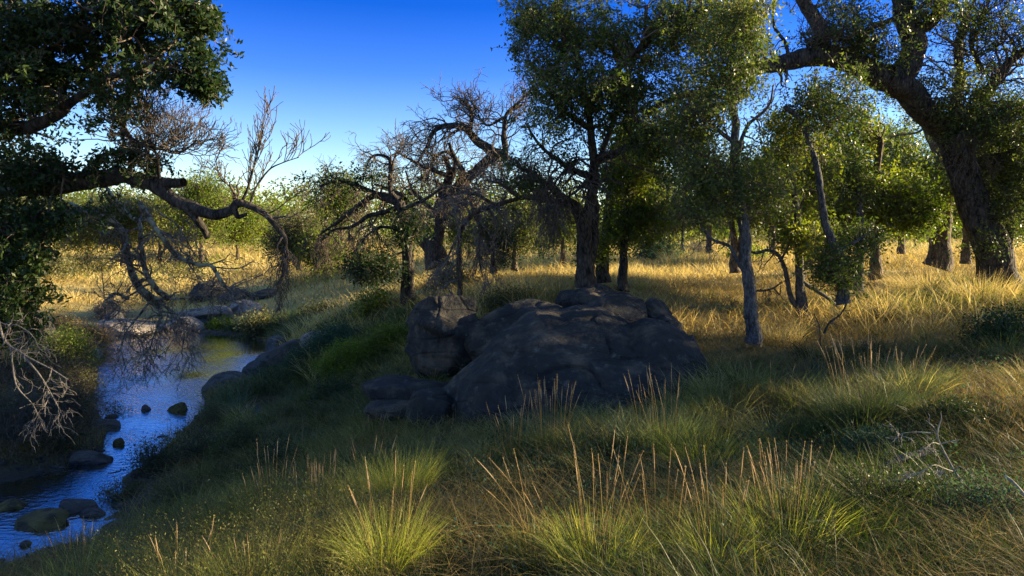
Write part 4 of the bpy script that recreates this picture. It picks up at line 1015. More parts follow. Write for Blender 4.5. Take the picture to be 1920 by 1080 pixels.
# trees beyond the right edge of the frame: they stand there and shade the foreground
for k, (x, y, h, r, sd_) in enumerate([(11.5, 4.0, 7.2, 3.0, 3), (15, 9.4, 7.5, 3.0, 8), (19.5, 5.2, 8.0, 3.5, 5), (21, 11.2, 8.0, 2.9, 12), (27, 11.4, 9.0, 3.4, 33)]):
    lab = ['round crowned oak nearest the camera outside the right edge', 'broad oak outside the right edge, nearer than the great oak', 'oak outside the right edge behind the nearest one',
           'tall oak farthest along outside the right edge', 'tallest oak in the back row outside the right edge'][k]
    z = float(H(x, y)[0])
    def wp_(X, Y_, Z): return (X * F / Y_ + 960, HOR - (Z - CZ) * F / Y_, Y_)
    g = np.random.default_rng(sd_)
    lob = []
    for q in range(9):
        a = g.uniform(0, 6.28); rr = r * g.uniform(.2, .75)
        X = x + rr * math.cos(a); Yc = max(y + rr * math.sin(a) * .8, .4); Z = z + h * g.uniform(.3, .85)
        s_ = F / Yc
        lob.append((*wp_(X, Yc, Z), r * .36 * s_, h * .11 * s_, r * .34, [11, 30, 11, 30, 26][k]))
    tree('oak_tree', lab, 'tree', [([wp_(x, y, z - .1), wp_(x + .1, y, z + h * .3), wp_(x - .1, y, z + h * .6), wp_(x, y, z + h * .85)], .25, .07, None),
                                  ([wp_(x, y, z + h * .3), wp_(x - r * .4, y, z + h * .45), wp_(x - r * .8, y, z + h * .5)], .12, .04, None),
                                  ([wp_(x, y, z + h * .35), wp_(x + r * .4, y, z + h * .5), wp_(x + r * .8, y, z + h * .6)], .12, .04, None)],
         lob, leaf='leaf_oak', leaf_size=0.16, per=20, crad=0.24, twr=0.012, group='oaks outside the right edge')

# far woodland belt, one mass at the horizon
reseed(99)
fw = Acc()
nT = 420
bx = rng.uniform(-130, 130, nT); by = rng.uniform(62, 110, nT) + np.abs(bx) * .1
hh = rng.uniform(3.0, 6.5, nT) + 2.0 * noise(np.stack([bx * .03, by * 0, by * 0], -1), 4)
C = np.stack([np.repeat(bx, 16), np.repeat(by, 16), np.repeat(hh, 16) * np.tile(np.linspace(.15, .95, 16), nT) + 1.6], -1)
C[:, :2] += rng.normal(size=(len(C), 2)) * 1.9
V, Q, T_ = leaves(C, 22, 0.75, 0.42, 0.6); fw.add(V, Q, T_)
o = fw.build('far_woodland', M['leaf_yellow']); tag(o, 'band of low woodland at the far end of the plain', 'woodland', kind='stuff')

# ------------------------------------------------------------------ shrubs
def shrub(px, py, Y, wpx, hpx, label, leaf='leaf_yellow', n=90, ls=0.05, per=18, stems='twig', bare=False, name='shrub', crad=.07, twr=.003, cat='shrub', group=None):
    reseed(int(px * 13 + py))
    x, y = (px - 960) / F * Y, Y
    z = float(H(x, y)[0])
    t = thing(name, (x, y, z), label, cat, group)
    w = wpx / F * Y; h = hpx / F * Y
    tg = norm(rng.normal(size=(n, 3))) * rng.uniform(.35, 1, (n, 1)) ** .5
    tg[:, 2] = np.abs(tg[:, 2])
    tg = tg * np.array([w, w * .8, h]) + np.array([x, y, z])
    s = np.array([x, y, z]) + rng.normal(size=(n, 3)) * np.array([w * .18, w * .18, 0.0])
    s[:, 2] = z - .03
    c = curves_to(s, tg, .08, .08, 8)
    r = np.full(n, max(twr * 2, h * .012))[:, None] * np.linspace(1, .35, 8)[None]
    tw = Acc(); V, Q = tube_batch(c, np.maximum(r, twr * .6), 4); tw.add(V, Q)
    q, rq = spawn(c, r, 5 if bare else 2, h * .35, 6, .8, .25, .02, .3)
    V, Q = tube_batch(q, np.maximum(rq, twr * .5), 3); tw.add(V, Q)
    if bare:
        q, rq = spawn(q, rq, 4, h * .18, 5, .8, .25, 0, .3)
        V, Q = tube_batch(q, np.maximum(rq, twr * .4), 3); tw.add(V, Q)
    tw.build('stems', M[stems], t)
    if leaf:
        cr = Acc(); cc = np.concatenate([tg, c[:, 5], q[::2, -1]])
        cr.add(*leaves(cc, per, crad, ls, .4, up=.3)); cr.build('foliage', M[leaf], t)
    return t

shrub(700, 560, 15.8, 42, 55, 'open shrub with yellow green leaves at the foot of the arching tree', 'leaf_yellow', 70, .07, 14, crad=.12, twr=.005)
shrub(600, 520, 20, 42, 28, 'low olive bush left of the arching tree in golden grass', 'leaf_olive', 80, .08, 16, crad=.16, twr=.005)
shrub(660, 610, 12.3, 66, 58, 'bright green leafy weed clump on the slope between pool and blocky boulder', 'leaf_bright', 240, .05, 18, crad=.08, name='weed_clump', cat='weeds')
shrub(735, 600, 12.3, 46, 46, 'green weed clump against the left side of the blocky boulder', 'leaf_yellow', 180, .045, 16, crad=.08, name='weed_clump', cat='weeds')
shrub(640, 585, 14.3, 62, 48, 'blue green leafy weed clump behind the bright green one', 'leaf_blue', 190, .055, 18, crad=.09, name='weed_clump', cat='weeds')
shrub(565, 650, 14.5, 32, 40, 'pale leaved tall weed beside the small sunlit stone', 'leaf_blue', 70, .05, 14, crad=.08, name='weed_clump', cat='weeds')
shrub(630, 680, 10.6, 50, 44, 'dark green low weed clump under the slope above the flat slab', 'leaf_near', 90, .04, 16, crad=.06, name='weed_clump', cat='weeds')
shrub(415, 604, 22.3, 22, 9, 'clump of yellow moss at the waterline on the far shore', 'leaf_bright', 80, .07, 22, crad=.1, name='moss_clump', cat='moss')
shrub(120, 640, 14.8, 62, 78, 'yellow leaved thicket sunlit on the left bank', 'leaf_bright', 170, .05, 18, crad=.11, twr=.004)
shrub(168, 590, 18.5, 40, 42, 'rusty orange fine twigged bush at the left end of the pool', 'leaf_rust', 170, .045, 20, crad=.14, twr=.004)
shrub(105, 590, 18.5, 40, 45, 'yellow orange bush behind the yellow leaved thicket', 'leaf_rust', 120, .055, 18, crad=.14, twr=.004)
shrub(130, 705, 13.4, 46, 50, 'dark olive bush at the left waterline of the pool', 'leaf_olive', 150, .045, 18, crad=.09, twr=.004)
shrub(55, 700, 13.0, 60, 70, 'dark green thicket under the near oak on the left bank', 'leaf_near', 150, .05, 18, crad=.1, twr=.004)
shrub(120, 800, 11.0, 52, 95, 'dark twiggy bush overhanging the water on the left bank', 'leaf_olive', 130, .035, 10, crad=.09, twr=.0035)
shrub(30, 830, 10.0, 62, 90, 'tangled leafless brush at the left edge above the near stream', 'leaf_olive', 120, .03, 4, bare=True, stems='twig_grey', crad=.08, twr=.003)
shrub(480, 520, 21, 32, 42, 'small olive tree bush standing in straw left of the dark drooping tree', 'leaf_olive', 70, .08, 16, crad=.16, twr=.006)
shrub(205, 520, 24, 34, 40, 'pinkish grey leafless bush in the sunny meadow behind the pool', None, 110, bare=True, stems='twig_grey', twr=.006)
shrub(330, 555, 20.5, 48, 40, 'grey brown leafless bush behind the pool, next to the dark hump', None, 130, bare=True, stems='twig_grey', twr=.005)
shrub(1310, 462, 37, 32, 30, 'bleached leafless bush in the far gap of the meadow', None, 80, bare=True, stems='twig_grey', twr=.010)
shrub(1230, 470, 33, 50, 34, 'pale grey green bush at the back left of the meadow', 'leaf_blue', 120, .12, 16, crad=.3, twr=.008)
shrub(1400, 468, 33, 40, 22, 'yellow green bush at the back of the meadow behind the slim trunk', 'leaf_bright', 110, .12, 16, crad=.25, twr=.008)
shrub(850, 520, 17, 46, 40, 'leafy grey green bush behind the blocky boulder', 'leaf_olive', 120, .06, 16, crad=.14, twr=.005)
shrub(960, 540, 12.6, 60, 30, 'low grey green scrub growing behind the dark ridge of rock', 'leaf_olive', 130, .05, 14, crad=.1, twr=.004)
shrub(1650, 500, 16.5, 40, 20, 'grey brown dead bush lying in the bright straw under the grove', None, 100, bare=True, stems='twig_grey', twr=.004)
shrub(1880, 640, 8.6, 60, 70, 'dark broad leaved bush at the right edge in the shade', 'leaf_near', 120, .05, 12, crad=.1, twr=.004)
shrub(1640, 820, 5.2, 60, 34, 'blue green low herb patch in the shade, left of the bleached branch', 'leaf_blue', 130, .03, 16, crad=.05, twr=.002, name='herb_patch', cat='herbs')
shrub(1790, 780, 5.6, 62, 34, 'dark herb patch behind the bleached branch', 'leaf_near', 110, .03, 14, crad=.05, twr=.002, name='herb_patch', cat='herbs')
shrub(1560, 900, 4.3, 56, 34, 'dark blue green herb patch right of the golden seed stalks', 'leaf_blue', 110, .025, 14, crad=.045, twr=.0015, name='herb_patch', cat='herbs')
shrub(450, 800, 9.0, 56, 74, 'fine leaved weed standing against the water near the pool outlet', 'leaf_oak', 90, .03, 12, crad=.07, twr=.0022, name='weed_clump', cat='weeds')
shrub(375, 830, 9.3, 56, 72, 'dark wispy weed at the edge of the water left of the fine leaved weed', 'leaf_near', 80, .026, 12, crad=.07, twr=.002, name='weed_clump', cat='weeds')
shrub(530, 800, 7.8, 44, 52, 'dark wispy weed right of the small bright puddle', 'leaf_near', 80, .026, 12, crad=.07, twr=.002, name='weed_clump', cat='weeds')
shrub(330, 900, 7.6, 50, 60, 'low dark weed on the bank tip beside the near stream', 'leaf_olive', 80, .026, 12, crad=.06, twr=.002, name='weed_clump', cat='weeds')
shrub(222, 760, 12.3, 26, 40, 'thin leafy stems rising from the water at the left edge of the pool', 'leaf_near', 26, .035, 8, crad=.05, twr=.002, name='weed_clump', cat='weeds')

shrub(285, 870, 9.1, 52, 66, 'dark leafy weed hiding the narrow of the stream', 'leaf_near', 90, .028, 12, crad=.07, twr=.002, name='weed_clump', cat='weeds')
shrub(225, 930, 8.4, 40, 36, 'small dark sedge in the water where the stream narrows', 'leaf_olive', 70, .026, 10, crad=.06, twr=.002, name='weed_clump', cat='weeds')
shrub(100, 880, 9.9, 50, 34, 'dark brush hanging over the left side of the near stream', 'leaf_near', 80, .03, 10, crad=.07, twr=.002, name='weed_clump', cat='weeds')
shrub(400, 770, 11.0, 30, 46, 'tall thin weed between the pool and the small bright puddle', 'leaf_olive', 60, .028, 10, crad=.07, twr=.002, name='weed_clump', cat='weeds')
shrub(1690, 1000, 3.9, 110, 100, 'dark tangled brush around the long fallen log', 'leaf_near', 90, .02, 4, bare=True, stems='bark', crad=.04, twr=.0015, name='brush_clump', cat='brush')
shrub(1860, 1010, 3.7, 120, 105, 'dark twiggy brush in the bottom right corner', 'leaf_blue', 100, .02, 5, bare=True, stems='bark', crad=.04, twr=.0015, name='brush_clump', cat='brush')
shrub(1600, 960, 4.2, 75, 80, 'dark brush clump between the golden stalked tussock and the log', 'leaf_near', 90, .02, 4, bare=True, stems='bark', crad=.04, twr=.0015, name='brush_clump', cat='brush')
# bleached branch and logs at the lower right
tree('dead_branch', 'bleached forked branch standing out of the dark herbs at the lower right', 'branch', [
    ([(1835, 935, 3.9), (1805, 905, 3.9), (1788, 880, 3.9), (1772, 850, 3.9), (1760, 825, 3.9), (1758, 808, 3.9), (1765, 785, 3.9)], 0.0084, 0.0033, None),
    ([(1758, 812, 3.9), (1748, 798, 3.9), (1736, 788, 3.9)], 0.0026, 0.0013, (3, .06, 1, 0)),
    ([(1764, 832, 3.9), (1780, 828, 3.9), (1798, 825, 3.9)], 0.0039, 0.0020, (3, .06, 1, 0)),
    ([(1764, 834, 3.9), (1750, 830, 3.85), (1738, 838, 3.8), (1725, 845, 3.8)], 0.0033, 0.0013, (5, .09, 2, -.05)),
    ([(1745, 812, 3.8), (1720, 810, 3.8), (1695, 812, 3.8), (1682, 818, 3.8)], 0.0026, 0.0013, (5, .08, 2, 0)),
    ([(1790, 885, 3.9), (1770, 878, 3.8), (1750, 872, 3.7), (1720, 888, 3.7), (1690, 900, 3.7)], 0.0033, 0.0013, (8, .1, 2, 0)),
    ([(1792, 882, 3.9), (1800, 875, 3.9), (1818, 888, 3.9), (1824, 895, 3.9)], 0.0026, 0.0013, None),
    ([(1765, 785, 3.9), (1764, 770, 3.9)], 0.0026, 0.0013, None),
], bark='twig_white', twig='twig_white', twr=0.0013)
tree('log', 'long fallen grey log lying in the herbs at the bottom right', 'log', [
    ([(1672, 984, 3.7), (1720, 972, 3.75), (1780, 968, 3.8), (1850, 962, 3.85), (1930, 980, 3.9)], 0.034, 0.024, None)], bark='bark_pale')
tree('log', 'short weathered log half buried behind the bleached forked branch', 'log', [
    ([(1655, 882, 4.6), (1690, 862, 4.65), (1730, 850, 4.7)], 0.032, 0.026, None)], bark='bark_pale')
tree('stick', 'pale peeled stick lying in the grass at the right edge', 'stick', [
    ([(1885, 893, 3.7), (1900, 905, 3.65), (1922, 930, 3.6)], 0.007, 0.010, None)], bark='twig_white')

# ------------------------------------------------------------------ grass (stuff)
reseed(5)
def scatter(n, y0, y1, pw=2.0, margin=1.12, xoff=0.0):
    """screen-even density: area density ~ 1/Y^pw"""
    u = rng.uniform(0, 1, n)
    if pw == 2.0: y = y0 * (y1 / y0) ** u
    else: y = y0 + (y1 - y0) * u
    x = rng.uniform(-1, 1, n) * (0.75 * margin * y + 1.3) + .5
    return x, y
def keep_land(x, y, zmin=0.10):
    z = H(x, y); return z > zmin
ROCKS = [(o.location.x, o.location.y, max(v[0] for v in o.bound_box) * .82, max(v[1] for v in o.bound_box) * .82, o.location.z + max(v[2] for v in o.bound_box)) for o in S.objects if o.name.startswith(('boulder', 'rock'))]
def off_rocks(x, y):
    k = np.ones(len(x), bool); z = H(x, y)
    for rx_, ry_, a, b_, top in ROCKS:
        k &= ~((((x - rx_) / a) ** 2 + ((y - ry_) / b_) ** 2 < .9) & (z < top))
    return k
def pn(x, y, s, seed): return fbm(np.stack([x * s, y * s, 0 * x], -1), 3, seed)

# a) short matted shaded grass: an understorey plus thousands of small leaning tufts
x, y = scatter(180000, 2.0, 16)
k = keep_land(x, y) & off_rocks(x, y); x, y = x[k], y[k]
k = ~((x > .5) & (rng.uniform(0, 1, len(x)) < np.clip((y - 7.2) / 2.2, 0, .93))); x, y = x[k], y[k]
cl = pn(x, y, 1.6, 31); cl2 = pn(x, y, .5, 33)
A = Acc()
V, Q, T_ = blades(x, y, np.clip(.12 + .1 * cl, .04, .3) * rng.uniform(.5, 1.2, len(x)), 0.0014 + 0.00045 * y, rng.uniform(.3, 1.4, len(x)), rng.uniform(.2, 1.0, len(x)), tb=np.clip(.35 + cl2 * .8 + rng.normal(size=len(x)) * .2, 0, 1))
A.add(V, Q, T_)
cx, cy = scatter(4500, 2.0, 15)
k = keep_land(cx, cy, .2) & off_rocks(cx, cy) & ~((cx > .5) & (rng.uniform(0, 1, len(cx)) < np.clip((cy - 7.2) / 2.2, 0, .9))); cx, cy = cx[k], cy[k]
hc = np.clip(.19 + .22 * pn(cx, cy, .9, 35) + rng.normal(size=len(cx)) * .07, .07, .5); tc_ = np.clip(.5 + pn(cx, cy, .6, 37) * 1.1 + rng.normal(size=len(cx)) * .27, 0, 1)
rc = hc * rng.uniform(.25, .6, len(cx)); nb = 85
a_ = rng.uniform(0, 6.28, (len(cx), nb)); rr = np.sqrt(rng.uniform(0, 1, a_.shape))
x = (cx[:, None] + np.cos(a_) * rr * rc[:, None]).ravel(); y = (cy[:, None] + np.sin(a_) * rr * rc[:, None]).ravel()
d = np.stack([np.cos(a_), np.sin(a_)], -1).reshape(-1, 2)
comb = rng.normal(size=(len(cx), 1, 2)) * .5 + np.array([-.35, -.1]); d = norm(d + np.broadcast_to(comb, (len(cx), nb, 2)).reshape(-1, 2))
V, Q, T_ = blades(x, y, np.repeat(hc, nb) * rng.uniform(.5, 1.25, len(x)), 0.0024 + 0.00045 * y, rr.ravel() * rng.uniform(.2, .9, len(x)), rng.uniform(.1, 1.0, len(x)), base_dir=d, tb=np.clip(np.repeat(tc_, nb) + rng.normal(size=len(x)) * .12, 0, 1))
A.add(V, Q, T_)
o = A.build('short_grass', M['grass_green']); tag(o, 'short matted green grass covering the shaded bank', 'grass', kind='stuff')

# thatch: dead straws lying flat, and small broad leaved herbs
x, y = scatter(26000, 2.3, 13)
k = keep_land(x, y) & off_rocks(x, y); x, y = x[k], y[k]
k = pn(x, y, 1.1, 44) > -.12; x, y = x[k], y[k]
A = Acc()
V, Q, T_ = blades(x, y, rng.uniform(.08, .22, len(x)), 0.0020 + 0.00045 * y, rng.uniform(1.0, 2.4, len(x)), rng.uniform(.2, 1.4, len(x)), tb=rng.uniform(.35, .85, len(x)), z=H(x, y) + rng.uniform(0, .12, len(x)))
A.add(V, Q, T_)
o = A.build('dead_thatch', M['grass_dry']); tag(o, 'dead flattened straw caught in the near grass', 'straw', kind='stuff')
x, y = scatter(2600, 2.3, 13)
k = keep_land(x, y) & off_rocks(x, y) & (pn(x, y, .8, 46) > .02); x, y = x[k], y[k]
C = np.stack([x, y, H(x, y) + rng.uniform(.03, .2, len(x))], -1)
A = Acc(); V, Q, T_ = leaves(C, 16, .06, .026, .55, up=.2, flat=.8); A.add(V, Q, T_)
o = A.build('low_herbs', M['leaf_blue']); tag(o, 'small broad leaved herbs among the near grass', 'herbs', kind='stuff')

# b) dry tangled grass in patches
x, y = scatter(200000, 2.0, 22)
k = keep_land(x, y) & off_rocks(x, y); x, y = x[k], y[k]
pt = pn(x, y, .7, 41) + np.clip((y - 7) / 4, 0, .7) * (x > .5) + np.clip(-(x + 2) / 10, 0, .2)
k = rng.uniform(-.36, .30, len(x)) < pt; x, y = x[k], y[k]
A = Acc()
V, Q, T_ = blades(x, y, rng.uniform(.12, .34, len(x)), 0.0015 + 0.0005 * y, rng.uniform(.2, 1.3, len(x)), rng.uniform(.1, 1.0, len(x)), tb=rng.uniform(0, 1, len(x)) * .8 + .1)
A.add(V, Q, T_)
o = A.build('dry_grass', M['grass_dry']); tag(o, 'tangled dry brown grass patches between the green grass', 'grass', kind='stuff')

# c) golden meadow
x, y = scatter(250000, 9, 95, margin=1.1)
k = keep_land(x, y, .3) & off_rocks(x, y); x, y = x[k], y[k]
cl = pn(x, y, .45, 51); near_ = np.clip((y - 9.3 - 2.5 * (x < 0)) / 3, 0, 1)
k = rng.uniform(0, 1, len(x)) < near_ * np.clip(.7 + cl, .2, 1); x, y, cl = x[k], y[k], cl[k]
path = np.exp(-((y - 19 - pn(x, y, .2, 3) * 3) / 4.5) ** 2) * (x > 1)
h = (rng.uniform(.14, .5, len(x)) * (1 + 1.0 * cl)) * (1 - .6 * path) * (1 + np.clip((y - 30) / 60, 0, .6))
A = Acc()
V, Q, T_ = blades(x, y, np.clip(h, .06, 1), 0.0014 * y * .75, rng.uniform(.1, .8, len(x)), rng.uniform(.1, .9, len(x)), tb=np.clip(.45 + cl * .6 + pn(x, y, .11, 52) * .9 + rng.normal(size=len(x)) * .22, 0, 1))
A.add(V, Q, T_)
o = A.build('meadow_grass', M['grass_gold']); tag(o, 'golden dry grass of the sunlit meadow', 'grass', kind='stuff')

# d) lush weeds on the slope between pool and boulder + far right bank of the pool
A = Acc()
for (px, py, Y, rx, ry, n_, hh_) in [(600, 620, 14, 2.2, 3.2, 16000, .26), (470, 600, 20, 2.6, 2.2, 20000, .36), (560, 760, 9.6, 1.3, 1.3, 9000, .2), (700, 640, 11.5, 1.6, 1.6, 8000, .18)]:
    c = P(px, py, Y); a = rng.uniform(0, 6.28, n_); r_ = np.sqrt(rng.uniform(0, 1, n_))
    x = c[0] + np.cos(a) * r_ * rx; y = Y + np.sin(a) * r_ * ry
    k = keep_land(x, y, .06) & off_rocks(x, y); x, y = x[k], y[k]
    V, Q, T_ = blades(x, y, rng.uniform(.4, 1.2, len(x)) * hh_ * (1 + pn(x, y, 1.2, 8)), 0.0013 * y * .8, rng.uniform(.1, .7, len(x)), rng.uniform(.1, .9, len(x)))
    A.add(V, Q, T_)
o = A.build('bank_grass', M['grass_blue']); tag(o, 'lush blue green grass on the shaded bank right of the pool', 'grass', kind='stuff')

# shoreline grass, gravel
A = Acc(); G = Acc(); xs_, ys_ = [], []
PP = np.vstack([POOL, POOL[:1]])
for i in range(len(POOL)):
    L_ = np.hypot(*(PP[i + 1] - PP[i]))
    if PP[i, 0] < -22: continue
    m_ = int(L_ * 420); u = rng.uniform(0, 1, (m_, 1)); q_ = PP[i] * (1 - u) + PP[i + 1] * u
    xs_.append(q_[:, 0]); ys_.append(q_[:, 1])
x = np.concatenate(xs_); y = np.concatenate(ys_)
x = x + rng.normal(size=len(x)) * .45; y = y + rng.normal(size=len(x)) * .45
z = H(x, y); gx, gy = x[::14], y[::14]
k = (z > .0) & (z < .5) & off_rocks(x, y) & (pn(x, y, 1.1, 61) > -.28) & ((y < 20) | (x > -8)); x, y = x[k], y[k]
cl = pn(x, y, .9, 63)
V, Q, T_ = blades(x, y, np.clip(.22 + .3 * cl, .06, .5) * rng.uniform(.5, 1.2, len(x)), .0018 + .0007 * y, rng.uniform(.1, .9, len(x)), rng.uniform(.1, 1, len(x)), tb=np.clip(.4 + cl + rng.normal(size=len(x)) * .2, 0, 1))
A.add(V, Q, T_)
o = A.build('shore_grass', M['grass_dry']); tag(o, 'ragged brown grass along the edge of the water', 'grass', kind='stuff')
g0 = norm(np.array([[1, 1, 1], [-1, 1, -1], [-1, -1, 1], [1, -1, -1], [1, -1, 1], [-1, 1, 1], [-1, -1, -1], [1, 1, -1]], float))
cube = np.array([[-1, -1, -1], [1, -1, -1], [1, 1, -1], [-1, 1, -1], [-1, -1, 1], [1, -1, 1], [1, 1, 1], [-1, 1, 1]], float)
fq = np.array([[0, 3, 2, 1], [4, 5, 6, 7], [0, 1, 5, 4], [1, 2, 6, 5], [2, 3, 7, 6], [3, 0, 4, 7]])
gz = H(gx, gy); k = (gz > -.12) & (gz < .14); gx, gy, gz = gx[k], gy[k], gz[k]
sc_ = rng.uniform(.012, .06, (len(gx), 1, 1)) ** 1.0 * rng.uniform(.6, 1.3, (len(gx), 1, 3)) * np.array([1, 1, .6])
V = (cube[None] * rng.uniform(.55, 1.1, (len(gx), 8, 3))) * sc_ + np.stack([gx, gy, np.maximum(gz, -.03)], -1)[:, None]
Q = (np.arange(len(gx))[:, None, None] * 8 + fq[None])
G.add(V, Q)
o = G.build('gravel', M['rock_wet']); tag(o, 'dark gravel and cobbles along the waterline', 'gravel', kind='stuff')

# scrub over the far meadow
A = Acc()
ns = 330
sx0 = rng.uniform(-1, 1, ns); sy0 = 30 * (3.0 ** rng.uniform(0, 1, ns)); sx0 = sx0 * sy0 * .85
k = pn(sx0, sy0, .05, 71) > -.1; sx0, sy0 = sx0[k], sy0[k]
wd = rng.uniform(.5, 1.6, len(sx0)); hd = rng.uniform(.4, 1.7, len(sx0)); mq = 70
dd = norm(rng.normal(size=(len(sx0), mq, 3))) * rng.uniform(.5, 1, (len(sx0), mq, 1)); dd[..., 2] = np.abs(dd[..., 2])
C = np.stack([sx0, sy0, H(sx0, sy0)], -1)[:, None] + dd * np.stack([wd, wd, hd], -1)[:, None]
V, Q, T_ = leaves(C.reshape(-1, 3), 9, .12, .13, .45, tb=np.repeat(rng.uniform(0, 1, len(sx0)), mq)); A.add(V, Q, T_)
o = A.build('meadow_scrub', M['leaf_olive']); tag(o, 'low grey green scrub scattered through the far straw meadow', 'scrub', kind='stuff')

# e) fine seeding grass with wispy panicles, lower left bank
A = Acc()
nc = 330
pc = rng.uniform(190, 740, nc); Yc = 3.3 * (8.4 / 3.3) ** rng.uniform(0, 1, nc)
xc = (pc - 960) / F * Yc; k = keep_land(xc, Yc, .3); xc, Yc = xc[k], Yc[k]
hc = rng.uniform(.16, .48, len(xc)) * np.clip((H(xc, Yc)) / .9, .5, 1); tc_ = rng.uniform(.2, .95, len(xc)); nb = 24
a_ = rng.uniform(0, 6.28, (len(xc), nb)); rr = rng.uniform(0, .14, a_.shape)
x = (xc[:, None] + np.cos(a_) * rr).ravel(); y = (Yc[:, None] + np.sin(a_) * rr).ravel()
d = np.stack([np.cos(a_), np.sin(a_)], -1).reshape(-1, 2)
V, Q, T_ = blades(x, y, np.repeat(hc, nb) * rng.uniform(.6, 1.2, len(x)), 0.0011 + .0003 * y, rng.uniform(.02, .5, len(x)), rng.uniform(0, .6, len(x)), base_dir=d, tb=np.clip(np.repeat(tc_, nb) + rng.normal(size=len(x)) * .12, 0, 1), seg=5)
A.add(V, Q, T_)
hx = V.reshape(len(x), 5, 2, 3)[:, 3:, 0].reshape(-1, 3)
V, Q, T_ = leaves(hx, 5, .03, .013, .3, up=.6); A.add(V, Q, T_)
o = A.build('wispy_grass', M['grass_wispy']); tag(o, 'fine wispy seeding grass on the near left bank', 'grass', kind='stuff')

# f) brush litter on the left bank
A = Acc()
n_ = 2600
px_ = rng.uniform(-260, 230, n_); Y_ = rng.uniform(8.6, 17, n_)
x = (px_ - 960) / F * Y_; k = keep_land(x, Y_, .03); x, y = x[k], Y_[k]
s0 = np.stack([x, y, H(x, y)], -1)
q, rq = spawn(np.stack([s0, s0 + [0, 0, .3]], 1), np.full((len(x), 2), .006), 1, .6, 7, 1.2, .3, .02, 0)
V, Q = tube_batch(q, rq, 3); A.add(V, Q)
q2, rq2 = spawn(q, rq, 4, .3, 5, .9, .3, 0, .3)
V, Q = tube_batch(q2, np.maximum(rq2, .0022), 3); A.add(V, Q)
q3 = q2[::2, -1]
o = A.build('brush', M['twig']); tag(o, 'tangle of dry twigs covering the left bank', 'brush', kind='stuff')

# ------------------------------------------------------------------ tussocks, each a thing
def tussock(px, py, Y, h, n, rad, stalks, label, mat='grass_green', hs=1.5, tb=.6, lean=.35, head='seed', tdir=None, sl=.18, group='tall grass tussocks in the foreground'):
    reseed(int(px * 3 + py * 5))
    if mat == 'grass_green' and tb > .65: mat = 'grass_lime'
    x0, y0 = (px - 960) / F * Y, Y
    z0 = float(H(x0, y0)[0])
    t = thing('grass_tussock', (x0, y0, z0), label, 'grass tussock', group)
    a = rng.uniform(0, 6.28, n); r_ = rad * np.sqrt(rng.uniform(0, 1, n))
    x = x0 + np.cos(a) * r_; y = y0 + np.sin(a) * r_
    d = np.stack([np.cos(a), np.sin(a)], -1)
    A = Acc()
    V, Q, T_ = blades(x, y, h * rng.uniform(.45, 1.1, n), np.full(n, .0030 + .00045 * Y), lean * (r_ / rad) * rng.uniform(.4, 1.3, n), rng.uniform(.05, .65, n), base_dir=d, tb=np.clip(rng.normal(tb, .18, n), 0, 1), seg=5)
    A.add(V, Q, T_); A.build('blades', M[mat], t)
    for q in range(stalks):
        a = np.array([rng.uniform(0, 6.28)]); r_ = rad * .7 * math.sqrt(rng.uniform())
        d = np.stack([np.cos(a), np.sin(a)], -1)
        if tdir is not None: d = norm(d * .6 + np.array(tdir))
        As, Ah = Acc(), Acc()
        seed_stalks(As, Ah, x0 + np.cos(a) * r_, y0 + np.sin(a) * r_, h * hs * rng.uniform(.75, 1.1, 1), sl * rng.uniform(.3, 1.6, 1), w=.0014 + .00028 * Y, hw=.0015 + .00032 * Y, base_dir=d, head=.22)
        so = As.build('seed_stalk', M['grass_dry'], t); ho = Ah.build('seed_head', M[head], t); ho.parent = so
    return t

tussock(755, 905, 5.3, .42, 900, .20, 0, 'bright lime green tussock left of the huge boulder foot', tb=.8, mat='grass_green')
tussock(690, 900, 5.4, .36, 700, .22, 6, 'yellowish tussock touching the bright lime green one on its left', tb=.9)
tussock(590, 930, 5.3, .34, 500, .22, 26, 'tussock crowded with thin upright grey seed spikes on the left bank', mat='grass_dry', hs=1.35, tb=.4, sl=.05)
tussock(725, 1062, 3.7, .40, 1000, .17, 12, 'large yellow green tussock near the bottom left of centre', hs=1.55, tb=.75)
tussock(505, 930, 5.6, .42, 420, .20, 14, 'tussock with long green stalks against the dark weeds on the left', hs=1.5, tb=.6)
tussock(470, 1080, 3.7, .34, 700, .20, 6, 'golden tussock at the bottom left between the water and the large yellow green one', tb=.9, hs=1.3)
tussock(345, 1100, 3.9, .36, 600, .20, 8, 'golden green tussock at the bottom edge nearest the stream', tb=.85, hs=1.3)
tussock(150, 1110, 5.4, .42, 200, .2, 8, 'sparse bending tussock in the bottom left corner over the stream', tb=.8, hs=1.25)
tussock(1030, 830, 6.3, .40, 1000, .28, 26, 'broad tussock with reddish stalks in front of the middle of the huge boulder', tb=.55, hs=1.75, mat='grass_blue')
tussock(960, 850, 6.2, .30, 500, .20, 14, 'short tussock with leaning seed stalks at the left front of the huge boulder', tb=.55, hs=1.9)
tussock(1240, 820, 6.0, .44, 1300, .34, 18, 'grey green dome shaped tussock at the right front of the huge boulder', tb=.6, hs=1.6, mat='grass_blue', tdir=(-.5, 0))
tussock(1320, 850, 5.6, .30, 900, .32, 0, 'low combed over tussock right of the dome shaped one', tb=.7, lean=.9)
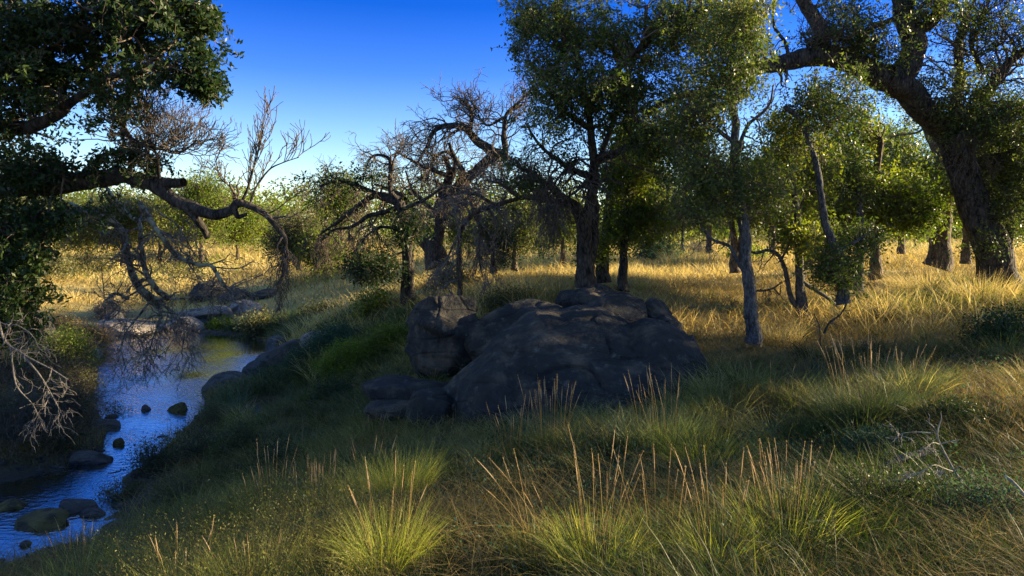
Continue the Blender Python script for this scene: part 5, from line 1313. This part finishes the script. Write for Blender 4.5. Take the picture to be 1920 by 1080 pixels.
tussock(1120, 1090, 3.5, .36, 1000, .17, 16, 'tall seeding tussock at the bottom edge right of centre', tb=.75, hs=2.0, tdir=(-.15, 0))
tussock(1010, 1090, 3.6, .26, 500, .16, 7, 'short tussock with a few slanting stalks left of the tall seeding one', tb=.6, hs=2.3, sl=.45, tdir=(-1, 0))
tussock(1350, 1095, 3.4, .34, 800, .15, 12, 'green tussock with orange seed stalks at the bottom edge, second from the right', tb=.7, hs=1.8)
tussock(1475, 1060, 3.6, .38, 1000, .20, 26, 'dense golden stalked tussock at the lower right, beside the dark herbs', tb=.75, hs=1.55, tdir=(-.1, 0))
tussock(1240, 1095, 3.5, .30, 600, .16, 9, 'thin stalked tussock at the bottom edge between the two taller ones', tb=.6, hs=2.1)
tussock(1620, 760, 6.0, .46, 1300, .30, 26, 'tall bluish tussock with pale feathery stalks in the right middle ground', mat='grass_blue', tb=.45, hs=1.7, tdir=(-.25, 0))
tussock(1700, 740, 6.6, .40, 800, .32, 6, 'rounded tussock right behind the tall bluish one', mat='grass_blue', tb=.6, hs=1.3)
tussock(1440, 730, 7.0, .34, 700, .30, 3, 'fluffy pale tussock in front of the slim straight trunk', tb=.85, mat='grass_dry', lean=.6)
tussock(1460, 650, 9.4, .36, 500, .28, 6, 'small sunlit straw tussock just right of the slim straight trunk', tb=.6, mat='grass_gold', hs=1.2)
tussock(1740, 530, 13.5, .7, 700, .5, 10, 'bleached straw tussock in the sun left of the great oak base', tb=.7, mat='grass_gold', hs=1.1, lean=.8)
tussock(1660, 540, 13.0, .55, 600, .5, 6, 'bleached straw tussock in the sun right of the pale grey trunk', tb=.7, mat='grass_gold', hs=1.1, lean=.9)
tussock(1840, 560, 12.0, .6, 600, .45, 8, 'dry tussock hiding the foot of the great oak', tb=.6, mat='grass_gold', hs=1.1)
tussock(700, 800, 7.6, .25, 300, .15, 9, 'small tussock with drooping pink plumes left of the flat slab', tb=.5, mat='grass_dry', hs=1.4, head='seed_red')
tussock(1290, 470, 30, .9, 500, 1.2, 0, 'tallest pale straw clump standing at the back of the meadow', tb=.75, mat='grass_gold', lean=.5)
